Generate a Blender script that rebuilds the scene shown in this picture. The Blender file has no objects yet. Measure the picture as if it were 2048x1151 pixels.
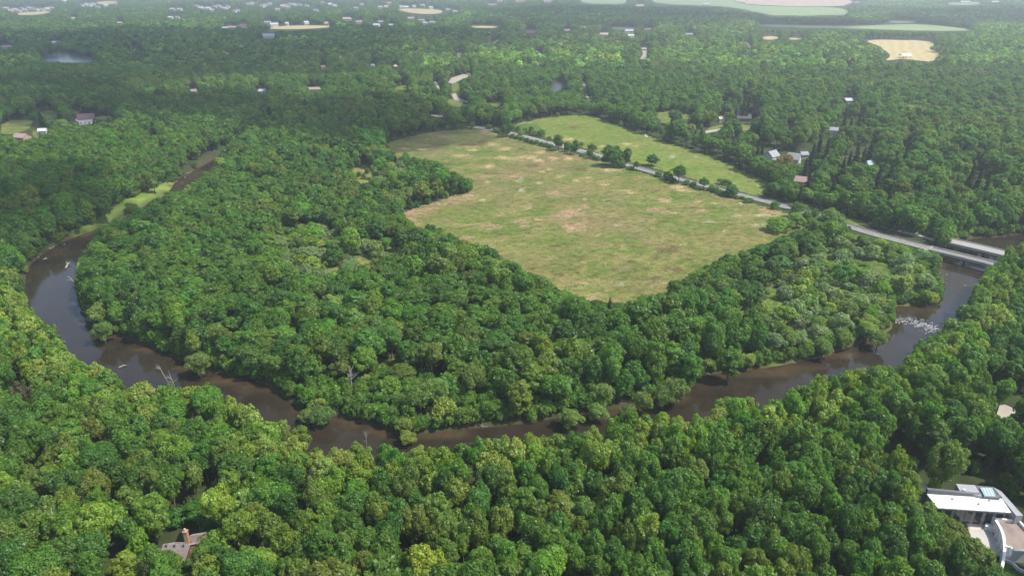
import bpy, bmesh, math, random
import numpy as np
from mathutils import Vector, Matrix

SEED = 7
random.seed(SEED)
rng = np.random.default_rng(SEED)
S = bpy.context.scene
COL = S.collection
PI = math.pi

# ------------------------------------------------------------------ camera
H = 120.0                      # flying height of the drone
FPX = 1422.0                   # focal length in pixels of the 2048-wide photo
PITCH = math.radians(23.56)
CP, SP = math.cos(PITCH), math.sin(PITCH)


def P(px, py, z=0.0):
    """photo pixel -> point on the horizontal plane at height z"""
    a, b = (px - 1024.0) / FPX, (575.5 - py) / FPX
    d = (a, CP + b * SP, -SP + b * CP)
    t = (z - H) / d[2]
    return Vector((d[0] * t, d[1] * t, z))


def PX(pts):
    """n x 3 world points -> pixels and depth"""
    pts = np.asarray(pts, float)
    x, y, z = pts[:, 0], pts[:, 1], pts[:, 2] - H
    dep = y * CP - z * SP
    up = y * SP + z * CP
    dep = np.maximum(dep, 1e-3)
    return np.stack([1024 + FPX * x / dep, 575.5 - FPX * up / dep, dep], 1)


cam_d = bpy.data.cameras.new('camera')
cam_d.sensor_width = 36.0
cam_d.lens = 36.0 * FPX / 2048.0
cam_d.clip_start = 1.0
cam_d.clip_end = 40000.0
cam = bpy.data.objects.new('camera', cam_d)
COL.objects.link(cam)
cam.location = (0, 0, H)
cam.rotation_euler = (PI / 2 - PITCH, 0, 0)
S.camera = cam

# ------------------------------------------------------------------ numeric helpers


def vnoise(x, y, sc, seed=0):
    """smooth value noise in 0..1"""
    x = np.asarray(x, float) / sc + seed * 37.17
    y = np.asarray(y, float) / sc + seed * 91.73
    xi, yi = np.floor(x), np.floor(y)
    fx, fy = x - xi, y - yi
    fx, fy = fx * fx * (3 - 2 * fx), fy * fy * (3 - 2 * fy)

    def h(a, b):
        v = np.sin(a * 127.1 + b * 311.7 + seed * 17.3) * 43758.5453
        return v - np.floor(v)
    return ((h(xi, yi) * (1 - fx) + h(xi + 1, yi) * fx) * (1 - fy)
            + (h(xi, yi + 1) * (1 - fx) + h(xi + 1, yi + 1) * fx) * fy)


def inside(poly, x, y):
    x, y = np.asarray(x, float), np.asarray(y, float)
    p = np.asarray(poly, float)
    res = np.zeros(x.shape, bool)
    j = len(p) - 1
    for i in range(len(p)):
        xi, yi, xj, yj = p[i, 0], p[i, 1], p[j, 0], p[j, 1]
        if yi != yj:
            c = ((yi > y) != (yj > y)) & (x < (xj - xi) * (y - yi) / (yj - yi) + xi)
            res ^= c
        j = i
    return res


def line_dist(pts, x, y, closed):
    x, y = np.asarray(x, float), np.asarray(y, float)
    p = np.asarray(pts, float)[:, :2]
    best = np.full(x.shape, 1e9)
    n = len(p)
    for i in range(n if closed else n - 1):
        a, b = p[i], p[(i + 1) % n]
        d = b - a
        L = max(float(d @ d), 1e-9)
        t = np.clip(((x - a[0]) * d[0] + (y - a[1]) * d[1]) / L, 0, 1)
        best = np.minimum(best, np.hypot(x - a[0] - t * d[0], y - a[1] - t * d[1]))
    return best


def sdist(poly, x, y):
    d = line_dist(poly, x, y, True)
    return np.where(inside(poly, x, y), -d, d)


def smooth_ring(pts, it=1, closed=True):
    p = [np.array(q[:2], float) for q in pts]
    for _ in range(it):
        out = []
        n = len(p)
        rngn = range(n if closed else n - 1)
        if not closed:
            out.append(p[0])
        for i in rngn:
            a, b = p[i], p[(i + 1) % n]
            out += [a * .75 + b * .25, a * .25 + b * .75]
        if not closed:
            out.append(p[-1])
        p = out
    return np.array(p)

# ------------------------------------------------------------------ materials


def new_mat(name):
    m = bpy.data.materials.new(name)
    m.use_nodes = True
    m.node_tree.nodes.clear()
    return m, m.node_tree


class NT:
    """tiny node-tree builder"""
    def __init__(s, t):
        s.t = t

    def n(s, kind, **kw):
        nd = s.t.nodes.new(kind)
        for k, v in kw.items():
            if k.startswith('i_'):
                key = k[2:]
                key = int(key) if key.isdigit() else key.replace('_', ' ')
                nd.inputs[key].default_value = v
            else:
                setattr(nd, k, v)
        return nd

    def l(s, a, b):
        s.t.links.new(a, b)

    def noise(s, vec, scale, detail=4, rough=.55, dist=0.0):
        nd = s.n('ShaderNodeTexNoise', i_Scale=scale, i_Detail=detail, i_Roughness=rough, i_Distortion=dist)
        s.l(vec, nd.inputs['Vector'])
        return nd.outputs['Fac']

    def ramp(s, fac, stops, interp='LINEAR'):
        nd = s.n('ShaderNodeValToRGB')
        cr = nd.color_ramp
        cr.interpolation = interp
        while len(cr.elements) < len(stops):
            cr.elements.new(.5)
        for e, (p, c) in zip(cr.elements, stops):
            e.position = p
            e.color = (*c, 1) if len(c) == 3 else c
        s.l(fac, nd.inputs['Fac'])
        return nd.outputs['Color']

    def mix(s, fac, a, b, mode='MIX'):
        nd = s.n('ShaderNodeMix', data_type='RGBA', blend_type=mode)
        for v, i in ((fac, 0), (a, 6), (b, 7)):
            if hasattr(v, 'is_linked') or hasattr(v, 'links'):
                s.l(v, nd.inputs[i])
            elif i == 0:
                nd.inputs[0].default_value = v
            else:
                nd.inputs[i].default_value = (*v, 1)
        return nd.outputs[2]

    def math(s, op, a, b=0.0, clamp=False):
        nd = s.n('ShaderNodeMath', operation=op, use_clamp=clamp)
        for v, i in ((a, 0), (b, 1)):
            if hasattr(v, 'links'):
                s.l(v, nd.inputs[i])
            else:
                nd.inputs[i].default_value = v
        return nd.outputs[0]

    def attr(s, name, typ='GEOMETRY', out='Fac'):
        nd = s.n('ShaderNodeAttribute', attribute_name=name, attribute_type=typ)
        return nd.outputs[out]

    def pos(s):
        return s.n('ShaderNodeNewGeometry').outputs['Position']

    def objco(s):
        return s.n('ShaderNodeTexCoord').outputs['Object']

    def out(s, bsdf):
        o = s.n('ShaderNodeOutputMaterial')
        s.l(bsdf, o.inputs['Surface'])


def leaf_material(name, trans=.48):
    m, t = new_mat(name)
    N = NT(t)
    tint = N.attr('tint', 'INSTANCER', 'Color')
    lv = N.attr('lv')
    rnd = N.n('ShaderNodeObjectInfo').outputs['Random']
    hs = N.n('ShaderNodeHueSaturation')
    N.l(tint, hs.inputs['Color'])
    N.l(N.math('ADD', N.math('MULTIPLY', rnd, .03), .485), hs.inputs['Hue'])
    N.l(N.math('ADD', N.math('MULTIPLY', lv, -.18), .97), hs.inputs['Saturation'])
    N.l(N.math('ADD', lv, 1.0), hs.inputs['Value'])
    nz = N.noise(N.objco(), .33, 3, .6)
    c = N.mix(N.ramp(nz, [(.36, (0, 0, 0)), (.66, (.75, .75, .75))]), hs.outputs[0], N.mix(1.0, hs.outputs[0], (.72, .92, .95), 'MULTIPLY'))
    d = N.n('ShaderNodeBsdfDiffuse')
    N.l(c, d.inputs['Color'])
    tr = N.n('ShaderNodeBsdfTranslucent')
    N.l(N.mix(.5, c, (.6, .8, .12), 'MULTIPLY'), tr.inputs['Color'])
    tcol = N.mix(1.0, c, (1.25, 1.45, .6), 'MULTIPLY')
    N.l(tcol, tr.inputs['Color'])
    ms = N.n('ShaderNodeMixShader', i_0=trans)
    N.l(d.outputs[0], ms.inputs[1])
    N.l(tr.outputs[0], ms.inputs[2])
    g = N.n('ShaderNodeBsdfGlossy', i_Roughness=.45)
    g.inputs['Color'].default_value = (.8, .85, .9, 1)
    m2 = N.n('ShaderNodeMixShader', i_0=.02)
    N.l(ms.outputs[0], m2.inputs[1])
    N.l(g.outputs[0], m2.inputs[2])
    N.out(m2.outputs[0])
    return m


def flat_mat(name, col, rough=.8, var=.25, scale=3.0, spec=.3, dirt=None, metallic=0.0):
    """procedural surface: two octaves of blotch over a base colour"""
    m, t = new_mat(name)
    N = NT(t)
    co = N.objco()
    a = N.noise(co, scale, 5, .6)
    b = N.noise(co, scale * 9, 3, .6)
    f = N.math('ADD', N.math('MULTIPLY', a, .65), N.math('MULTIPLY', b, .35))
    lo = tuple(c * (1 - var) for c in col)
    hi = tuple(min(1, c * (1 + var)) for c in col)
    c = N.ramp(f, [(.3, lo), (.7, hi)])
    if dirt:
        c = N.mix(N.ramp(N.noise(co, scale * .6, 6, .7), [(.5, (0, 0, 0)), (.72, (1, 1, 1))]), c, dirt)
    p = N.n('ShaderNodeBsdfPrincipled', i_Roughness=rough, i_Metallic=metallic)
    p.inputs['Specular IOR Level'].default_value = spec
    N.l(c, p.inputs['Base Color'])
    N.out(p.outputs[0])
    return m


def stripe_mat(name, col, col2, scale, axis=2, rough=.8):
    """courses / seams along an axis (shingle rows, boards, seams)"""
    m, t = new_mat(name)
    N = NT(t)
    co = N.objco()
    sx = N.n('ShaderNodeSeparateXYZ')
    N.l(co, sx.inputs[0])
    w = N.math('FRACT', N.math('MULTIPLY', sx.outputs[axis], scale))
    edge = N.math('LESS_THAN', w, .18)
    nz = N.noise(co, 2.0, 5, .65)
    c = N.ramp(nz, [(.3, tuple(x * .78 for x in col)), (.7, tuple(min(1, x * 1.2) for x in col))])
    c = N.mix(N.math('MULTIPLY', edge, .55), c, col2)
    p = N.n('ShaderNodeBsdfPrincipled', i_Roughness=rough)
    p.inputs['Specular IOR Level'].default_value = .25
    N.l(c, p.inputs['Base Color'])
    N.out(p.outputs[0])
    return m


LEAF = leaf_material('foliage')
BARK = flat_mat('bark', (.13, .105, .08), .9, .35, 4)
DEADWOOD = flat_mat('bleached_wood', (.27, .245, .21), .85, .25, 3)
LOGWOOD = flat_mat('driftwood', (.30, .25, .20), .85, .35, 2)
ROCK = flat_mat('rock', (.27, .235, .20), .85, .3, 1.5)

# ------------------------------------------------------------------ mesh helpers


def mk_mesh(name, verts, faces, mats=(), attrs=None, mat_idx=None, smooth=False):
    """faces: (m x k) int array (all same size) or a list of lists"""
    me = bpy.data.meshes.new(name)
    v = np.asarray(verts, np.float32)
    if isinstance(faces, np.ndarray):
        m, k = faces.shape
        me.vertices.add(len(v))
        me.vertices.foreach_set('co', v.ravel())
        me.loops.add(m * k)
        me.loops.foreach_set('vertex_index', faces.astype(np.int32).ravel())
        me.polygons.add(m)
        me.polygons.foreach_set('loop_start', np.arange(0, m * k, k, dtype=np.int32))
        me.update(calc_edges=True)
    else:
        me.from_pydata([tuple(map(float, q)) for q in v], [], faces)
        me.update()
    for mt in mats:
        me.materials.append(mt)
    if mat_idx is not None:
        me.polygons.foreach_set('material_index', np.asarray(mat_idx, np.int32))
    for an, (dom, typ, val) in (attrs or {}).items():
        a = me.attributes.new(an, typ, dom)
        key = 'value' if typ in ('FLOAT', 'INT') else 'vector'
        a.data.foreach_set(key, np.asarray(val, np.float32 if typ != 'INT' else np.int32).ravel())
    if smooth:
        me.polygons.foreach_set('use_smooth', np.ones(len(me.polygons), bool))
    return me


def link(name, me, parent=None, loc=None):
    o = bpy.data.objects.new(name, me)
    COL.objects.link(o)
    if parent:
        o.parent = parent
    if loc is not None:
        o.location = loc
    return o


def tag(o, label=None, cat=None, group=None, kind=None):
    if label:
        o['label'] = label
    if cat:
        o['category'] = cat
    if group:
        o['group'] = group
    if kind:
        o['kind'] = kind
    return o


def thing(name, label, cat, loc=(0, 0, 0), rz=0.0, group=None):
    o = bpy.data.objects.new(name, None)
    COL.objects.link(o)
    o.empty_display_size = .5
    o.location = loc
    o.rotation_euler = (0, 0, rz)
    return tag(o, label, cat, group)


class MB:
    """collects boxes, prisms and tubes into one mesh"""
    def __init__(s):
        s.v, s.f = [], []

    def add(s, v, f):
        o = len(s.v)
        s.v += [tuple(map(float, q)) for q in v]
        s.f += [[i + o for i in q] for q in f]
        return s

    def box(s, c, d, rz=0.0):
        cx, cy, cz = c
        x, y, z = d[0] / 2, d[1] / 2, d[2] / 2
        ca, sa = math.cos(rz), math.sin(rz)
        vs = []
        for dz in (-z, z):
            for dx, dy in ((-x, -y), (x, -y), (x, y), (-x, y)):
                vs.append((cx + dx * ca - dy * sa, cy + dx * sa + dy * ca, cz + dz))
        return s.add(vs, [[3, 2, 1, 0], [4, 5, 6, 7], [0, 1, 5, 4], [1, 2, 6, 5], [2, 3, 7, 6], [3, 0, 4, 7]])

    def prism(s, ring, z0, z1):
        """vertical prism of a ring of xy points; z0/z1 numbers or lists"""
        ring = [(float(q[0]), float(q[1])) for q in ring]
        ar = sum(ring[i][0] * ring[(i + 1) % len(ring)][1] - ring[(i + 1) % len(ring)][0] * ring[i][1] for i in range(len(ring)))
        if ar < 0:
            ring = ring[::-1]
            if not np.isscalar(z1):
                z1 = list(z1)[::-1]
        n = len(ring)
        zz1 = [z1] * n if np.isscalar(z1) else z1
        vs = [(x, y, z0) for x, y in ring] + [(x, y, zz1[i]) for i, (x, y) in enumerate(ring)]
        fs = [list(range(n))[::-1], list(range(n, 2 * n))]
        fs += [[i, (i + 1) % n, n + (i + 1) % n, n + i] for i in range(n)]
        return s.add(vs, fs)

    def tube(s, pts, radii, n=6, cap=True):
        pts = [Vector(p) for p in pts]
        rings = []
        for i, p in enumerate(pts):
            d = (pts[min(i + 1, len(pts) - 1)] - pts[max(i - 1, 0)]).normalized()
            a = d.orthogonal().normalized()
            b = d.cross(a)
            r = radii[i] if not np.isscalar(radii) else radii
            rings.append([p + (a * math.cos(2 * PI * k / n) + b * math.sin(2 * PI * k / n)) * r for k in range(n)])
        vs = [q for r in rings for q in r]
        fs = []
        for i in range(len(pts) - 1):
            for k in range(n):
                fs.append([i * n + k, i * n + (k + 1) % n, (i + 1) * n + (k + 1) % n, (i + 1) * n + k])
        if cap:
            fs.append(list(range(n))[::-1])
            fs.append([(len(pts) - 1) * n + k for k in range(n)])
        return s.add(vs, fs)

    def mesh(s, name, mat=None, smooth=False):
        me = mk_mesh(name, np.array(s.v).reshape(-1, 3), s.f, [mat] if mat else [])
        if smooth:
            me.polygons.foreach_set('use_smooth', np.ones(len(me.polygons), bool))
        return me

    def build(s, name, mat, parent=None, loc=None, smooth=False):
        return link(name, s.mesh(name, mat, smooth), parent, loc)

# ------------------------------------------------------------------ layout traced from the photo
WL = -3.2          # water level
TT = 9.0          # height of the tree tops that hide the near waterline
OUTER = [(520, 285, WL), (480, 296, WL), (455, 303, WL), (420, 322, WL), (385, 342, WL), (352, 360, WL), (338, 384, WL), (304, 406, WL),
         (250, 432, WL), (196, 458, WL), (150, 473, WL), (110, 491, WL), (75, 514, WL), (52, 540, WL), (38, 572, 3),
         (48, 606, TT), (85, 630, TT), (113, 658, TT), (120, 690, TT), (150, 712, TT), (195, 722, TT), (240, 748, TT), (280, 776, TT),
         (345, 772, 9), (400, 770, 9), (470, 792, 8), (486, 830, 6), (505, 842, 4), (560, 838, 9), (600, 884, TT), (690, 880, TT), (740, 885, TT), (890, 892, TT), (960, 870, TT),
         (1060, 870, TT), (1165, 870, TT), (1200, 842, TT), (1260, 826, TT), (1320, 830, TT), (1385, 850, TT), (1410, 818, TT), (1440, 800, TT),
         (1500, 802, TT), (1560, 810, TT), (1590, 780, TT), (1640, 754, TT), (1690, 752, TT), (1745, 745, TT), (1800, 707, TT), (1840, 682, TT),
         (1862, 668, 8), (1898, 655, 6), (1928, 610, 9), (1948, 566, 9), (1968, 537, 8), (1998, 522, 6), (2030, 500, 6), (2090, 478, 6)]
INNER = [(2080, 462, WL), (2040, 468, WL), (2000, 474, WL), (1950, 475, WL), (1931, 481, WL), (1905, 489, WL), (1886, 505, WL), (1877, 521, WL), (1868, 545, WL),
         (1876, 570, WL), (1888, 590, WL), (1872, 608, WL), (1830, 612, WL), (1790, 611, WL), (1783, 625, WL), (1788, 642, WL), (1782, 663, WL), (1740, 677, WL),
         (1680, 700, WL), (1640, 715, WL), (1580, 727, WL), (1500, 740, WL), (1440, 746, WL), (1402, 750, WL), (1388, 772, WL), (1340, 797, WL), (1290, 806, WL),
         (1250, 814, WL), (1200, 822, WL), (1150, 829, WL), (1060, 845, WL), (1000, 852, WL), (930, 857, WL), (860, 864, WL), (825, 870, WL), (795, 868, WL),
         (760, 854, WL), (700, 840, WL), (665, 830, WL), (630, 836, WL), (600, 816, WL), (570, 792, WL), (520, 764, WL), (480, 752, WL), (440, 747, WL), (400, 740, WL),
         (350, 714, WL), (300, 694, WL), (270, 684, WL), (240, 670, WL), (205, 657, WL), (180, 642, WL), (165, 617, WL), (155, 595, WL), (157, 560, WL), (165, 530, WL),
         (180, 505, WL), (196, 482, WL), (216, 464, WL), (262, 449, WL), (312, 426, WL), (372, 389, WL), (404, 366, WL), (432, 345, WL), (464, 318, WL), (520, 300, WL)]
RIVER = smooth_ring([P(*q) for q in OUTER + INNER], 1)
# what the photo shows of the water (trees may not stand in front of it)
VIS = []
VIS.append([(338, 382), (354, 361), (388, 344), (425, 322), (448, 310), (424, 343), (398, 366), (372, 388)])
VIS.append([(196, 463), (150, 478), (112, 496), (78, 520), (56, 545), (46, 580), (66, 604), (98, 630), (124, 662), (134, 692), (162, 704), (205, 716), (250, 742), (285, 768),
            (325, 762), (345, 742), (400, 748), (455, 760), (492, 785), (500, 822), (540, 824), (585, 838), (618, 862), (628, 876), (690, 870), (760, 876), (840, 884), (890, 884), (940, 868), (1000, 862), (1060, 862),
            (1130, 858), (1165, 838), (1230, 822), (1300, 812), (1350, 816), (1385, 838), (1404, 812), (1432, 788), (1500, 788), (1552, 798), (1592, 768), (1636, 744), (1690, 742), (1742, 735),
            (1792, 700), (1822, 680), (1846, 660), (1885, 640), (1918, 600), (1938, 560), (1955, 533), (1900, 516), (1880, 530), (1874, 548), (1884, 572), (1894, 590), (1876, 612), (1800, 616), (1790, 628), (1794, 646), (1788, 668),
            (1740, 684), (1680, 706), (1580, 733), (1500, 746), (1410, 756), (1394, 778), (1340, 803), (1250, 820), (1150, 836), (1060, 850), (930, 862), (840, 872), (790, 872), (700, 844), (660, 836), (610, 826), (565, 794), (510, 766), (440, 754), (395, 742),
            (340, 716), (270, 690), (236, 674), (200, 660), (170, 640), (154, 600), (154, 560), (162, 528), (178, 500)])
VIS.append([(1934, 482), (1952, 476), (2000, 476), (1998, 496)])
GRASS_STRIP = [(146, 470), (172, 448), (205, 432), (238, 404), (275, 392), (310, 374), (352, 356), (340, 382), (304, 402), (250, 430), (198, 455), (150, 472)]
MEADOW = [(770, 289), (800, 277), (840, 268), (890, 261), (940, 257), (968, 259), (990, 266), (1030, 277), (1085, 291), (1130, 302), (1190, 318), (1240, 334), (1300, 350), (1340, 362),
          (1400, 378), (1460, 393), (1530, 412), (1580, 426), (1612, 440), (1618, 455), (1560, 477), (1500, 498), (1440, 518), (1400, 541), (1370, 555), (1345, 566), (1335, 585), (1300, 592), (1265, 600), (1243, 614),
          (1225, 605), (1190, 600), (1150, 592), (1120, 577), (1080, 553), (1045, 537), (1020, 522), (990, 505), (950, 488), (915, 475), (890, 467), (862, 460), (830, 454), (815, 438), (800, 425), (830, 416), (870, 403),
          (905, 391), (935, 386), (947, 378), (945, 356), (920, 350), (895, 340), (880, 326), (850, 316), (810, 306), (785, 305)]
MEADOW_R = [(1036, 247), (1080, 237), (1140, 231), (1185, 231), (1205, 239), (1240, 251), (1280, 266), (1310, 276), (1350, 291), (1400, 305), (1450, 324), (1500, 347), (1541, 365), (1533, 378), (1528, 397),
            (1500, 391), (1450, 377), (1400, 364), (1360, 352), (1300, 335), (1250, 322), (1200, 307), (1150, 291), (1100, 277), (1060, 265), (1030, 256)]
ROAD = [(940, 253), (985, 259), (1040, 271), (1090, 284), (1140, 296), (1200, 312), (1260, 330), (1300, 342), (1360, 357), (1430, 375), (1500, 393), (1550, 406), (1600, 420), (1650, 434), (1700, 452), (1750, 467),
        (1800, 480), (1870, 498), (1930, 512), (1990, 527), (2060, 546), (2140, 570)]
VIS += [GRASS_STRIP, MEADOW, MEADOW_R]
VIS.append([(1090, 279), (1140, 291), (1200, 307), (1300, 338), (1400, 363), (1500, 388), (1560, 404), (1556, 412), (1500, 398), (1400, 374), (1300, 350), (1200, 316), (1090, 290)])  # road
VIS.append([(1555, 396), (1600, 408), (1660, 426), (1640, 436), (1560, 414)])
VIS.append([(1706, 446), (1745, 456), (1830, 480), (1868, 487), (1868, 496), (1820, 486), (1760, 476), (1706, 458)])
VIS.append([(1862, 483), (1990, 520), (1985, 532), (1960, 528), (1868, 500)])          # near bridge
VIS.append([(1700, 441), (1760, 456), (1872, 478), (1872, 504), (1815, 492), (1700, 463)])
VIS.append([(1906, 480), (1985, 497), (1972, 510), (1916, 494)])                       # far bridge
LAWNS = [  # (polygon, albedo-tone) clearings that show grass
    ([(0, 246), (40, 240), (60, 240), (66, 252), (48, 264), (0, 270)], 0), ([(78, 224), (100, 220), (118, 224), (112, 234), (90, 240)], 0),
    ([(62, 262), (76, 262), (80, 274), (70, 278)], 0), ([(195, 232), (232, 234), (228, 240), (192, 240)], 1),
    ([(150, 240), (182, 238), (196, 244), (180, 250), (160, 250)], 0), ([(145, 218), (160, 222), (158, 230), (140, 226)], 0),
    ([(704, 338), (722, 330), (738, 328), (748, 350), (742, 362), (732, 374), (720, 366), (708, 352)], 1),
    ([(715, 512), (742, 508), (744, 520), (728, 532), (716, 528)], 1), ([(650, 536), (680, 530), (686, 538), (660, 544)], 1),
    ([(780, 496), (800, 492), (798, 504), (770, 508)], 1),
    ([(1312, 224), (1345, 222), (1384, 232), (1378, 240), (1350, 236), (1330, 250), (1318, 240)], 0),
    ([(1482, 242), (1500, 240), (1502, 256), (1484, 268)], 0), ([(1412, 256), (1448, 248), (1446, 256), (1418, 268)], 0),
    ([(1722, 516), (1768, 528), (1790, 534), (1780, 546), (1750, 540), (1730, 532)], 2), ([(1536, 586), (1556, 580), (1562, 600), (1546, 618), (1534, 606)], 2),
    ([(1640, 418), (1690, 430), (1742, 448), (1738, 458), (1700, 448), (1650, 430)], 0), ([(1600, 400), (1640, 412), (1632, 420), (1596, 410)], 0),
    ([(905, 165), (918, 166), (920, 184), (908, 190), (902, 178)], 0), ([(787, 176), (812, 168), (816, 178), (796, 182)], 0),
    ([(895, 196), (930, 206), (920, 216), (898, 210)], 0), ([(980, 204), (1004, 206), (1000, 214), (980, 212)], 0),
    ([(1020, 250), (1070, 246), (1090, 262), (1075, 268), (1030, 258)], 2), ([(760, 720), (800, 716), (802, 730), (770, 736)], 2),
]
FIELDS = [  # far farmland: polygon, kind
    ([(1727, 81), (1760, 80), (1868, 82), (1866, 98), (1882, 110), (1865, 125), (1840, 121), (1800, 118), (1768, 122), (1783, 113), (1768, 100), (1758, 92)], 'straw'),
    ([(1455, -6), (1480, 6), (1520, 11), (1610, 13), (1690, 13), (1704, 6), (1700, -6)], 'pink'),
    ([(1300, -4), (1455, -4), (1478, 7), (1520, 13), (1690, 15), (1696, 24), (1690, 29), (1640, 32), (1545, 32), (1520, 26), (1480, 18), (1440, 12), (1310, 9)], 'crop'),
    ([(1520, 49), (1600, 51), (1720, 53), (1790, 49), (1850, 49), (1950, 60), (1900, 63), (1800, 61), (1700, 57), (1520, 55)], 'crop'),
    ([(1778, 42), (1832, 43), (1830, 47), (1780, 46)], 'crop'),
    ([(1526, 73), (1556, 73), (1556, 80), (1526, 80)], 'straw'), ([(1578, 76), (1602, 77), (1602, 80), (1578, 80)], 'straw'),
    ([(1155, -4), (1255, -4), (1252, 8), (1220, 9), (1165, 7)], 'crop'),
    ([(540, 54), (600, 51), (670, 52), (640, 58), (545, 60)], 'straw'), ([(30, 26), (108, 22), (84, 30), (34, 31)], 'straw'),
    ([(190, 4), (236, 2), (232, 9), (196, 9)], 'straw'), ([(942, 52), (1000, 53), (990, 57), (944, 56)], 'straw'),
    ([(796, 17), (880, 19), (890, 27), (850, 30), (800, 23)], 'straw'), ([(1220, 55), (1272, 56), (1270, 61), (1226, 60)], 'crop'),
    ([(1895, 6), (1960, 4), (1962, 10), (1900, 11)], 'crop'),
]
for poly, _k in LAWNS + FIELDS:
    VIS.append(poly)
POND = [(1106, 166), (1124, 162), (1129, 170), (1118, 178), (1108, 188), (1104, 180)]
LAKE = [(78, 114), (110, 109), (135, 108), (165, 114), (190, 119), (180, 125), (140, 124), (90, 121)]
VIS += [POND, LAKE]
GRAVEL = [  # paved / bare ground patches away from the main road
    [(896, 165), (903, 156), (925, 149), (941, 145), (943, 152), (925, 158), (906, 168)], [(867, 161), (873, 162), (880, 178), (876, 181)],
    [(903, 188), (911, 187), (918, 196), (938, 204), (934, 206), (908, 200)], [(1163, 160), (1169, 163), (1174, 182), (1168, 176)], [(1168, 186), (1175, 190), (1184, 206), (1176, 200)],
    [(1068, 101), (1078, 104), (1092, 116), (1084, 113)], [(914, 106), (923, 106), (922, 116), (914, 115)], [(1490, 84), (1497, 88), (1504, 96), (1498, 96)], [(1283, 96), (1294, 98), (1292, 118), (1280, 119), (1286, 108)],
    [(983, 88), (997, 78), (999, 80), (988, 89)], [(862, 228), (886, 232), (884, 236), (862, 232)], [(1410, 262), (1440, 258), (1440, 262), (1412, 267)], [(982, 260), (976, 256), (968, 255), (970, 262)],
    [(1990, 812), (2010, 810), (2034, 820), (2024, 838), (2004, 846), (1994, 830)], [(150, 238), (182, 246), (176, 249), (152, 243)], [(1290, 268), (1297, 272), (1294, 276), (1288, 273)],
]
for g in GRAVEL:
    VIS.append(g)


def gpoly(poly, z=0.0, it=0):
    q = [P(a, b, z) for a, b in poly]
    return smooth_ring(q, it) if it else np.array([(v.x, v.y) for v in q])


MEADOW_G, MEADOWR_G, STRIP_G = gpoly(MEADOW), gpoly(MEADOW_R), gpoly(GRASS_STRIP, -1)
ROAD_G = smooth_ring([P(a, b) for a, b in ROAD], 2, closed=False)
POND_G, LAKE_G = gpoly(POND, 0, 2), gpoly(LAKE, 0, 2)
LAWN_G = []
for p, _t in LAWNS:
    q = gpoly(p, 0, 2)
    c_ = q.mean(0)
    LAWN_G.append(c_ + (q - c_) * (1.0 + .22 * (rng.random((len(q), 1)) - .5)))
FIELD_G = []
for p, _t in FIELDS:
    q = gpoly(p, 0, 2)
    c_ = q.mean(0)
    FIELD_G.append(c_ + (q - c_) * (1.0 + .10 * (rng.random((len(q), 1)) - .5)))
GRAVEL_G = [gpoly(p, 0) for p in GRAVEL]

# ------------------------------------------------------------------ ground sheet


def axis_steps(lo, hi, flo, fhi, step, grow=1.14):
    a = list(np.arange(flo, fhi + .01, step))
    s = step
    while a[-1] < hi:
        s *= grow
        a.append(a[-1] + s)
    s = step
    b = []
    cur = flo
    while cur > lo:
        s *= grow
        cur -= s
        b.append(cur)
    return np.array(b[::-1] + a)


def grid_faces(nx, ny):
    i = np.arange(nx - 1)[None, :] + nx * np.arange(ny - 1)[:, None]
    return np.stack([i, i + 1, i + nx + 1, i + nx], -1).reshape(-1, 4)


RS = smooth_ring(RIVER, 0)
gx = axis_steps(-9000, 9000, -300, 300, 3.0)
gy = axis_steps(-1500, 15000, 70, 560, 3.0)
GX, GY = np.meshgrid(gx, gy)
fx, fy = GX.ravel(), GY.ravel()
sd = np.full(fx.shape, 50.0)
nearm = (np.abs(fx) < 420) & (fy > 60) & (fy < 700)
sd[nearm] = sdist(RS, fx[nearm], fy[nearm])
gz = np.clip(WL + sd * .85, -4.8, 0.0)
lawn = np.zeros(fx.shape)
_br = np.zeros(fx.shape, bool)
for _p in ([(1520, 575), (1600, 505), (1680, 470), (1760, 485), (1850, 500), (1875, 540), (1890, 590), (1865, 612), (1790, 615), (1790, 665), (1680, 702), (1600, 722), (1530, 715), (1510, 660), (1495, 600)], [(540, 470), (640, 440), (700, 480), (800, 475), (810, 510), (740, 560), (640, 570), (560, 540)]):
    _br |= inside(gpoly(_p, 4), fx, fy)
lawn = np.where(_br, .35 + .6 * vnoise(fx, fy, 9, 8), lawn)
lawn = np.maximum(lawn, np.where(nearm, np.clip(1.0 - sdist(STRIP_G, fx, fy) / 3, 0, 1), 0))

GROUND, t = new_mat('woodland_floor')
N = NT(t)
pos = N.pos()
c_floor = N.ramp(N.noise(pos, .09, 6, .65), [(.3, (.028, .036, .014)), (.55, (.045, .062, .022)), (.75, (.075, .088, .034))])
c_grass = N.ramp(N.noise(pos, .12, 6, .65), [(.3, (.09, .15, .022)), (.5, (.145, .21, .034)), (.7, (.20, .24, .055))])
c_mud = N.ramp(N.noise(pos, .5, 5, .65), [(.3, (.040, .034, .020)), (.7, (.095, .074, .046))])
c = N.mix(N.math('MULTIPLY', N.attr('lawn'), 1.0, True), c_floor, c_grass)
c = N.mix(N.math('MINIMUM', N.attr('mud'), 1.0), c, c_mud)
pb = N.n('ShaderNodeBsdfPrincipled', i_Roughness=.95)
pb.inputs['Specular IOR Level'].default_value = .1
N.l(c, pb.inputs['Base Color'])
N.out(pb.outputs[0])
mud = np.clip(1.1 - np.abs(sd - .4) / 1.3, 0, 1)
me = mk_mesh('ground', np.stack([fx, fy, gz], 1), grid_faces(len(gx), len(gy)), [GROUND],
             {'lawn': ('POINT', 'FLOAT', lawn), 'mud': ('POINT', 'FLOAT', mud)}, smooth=True)
tag(link('ground', me), kind='structure')

# ------------------------------------------------------------------ water


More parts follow.
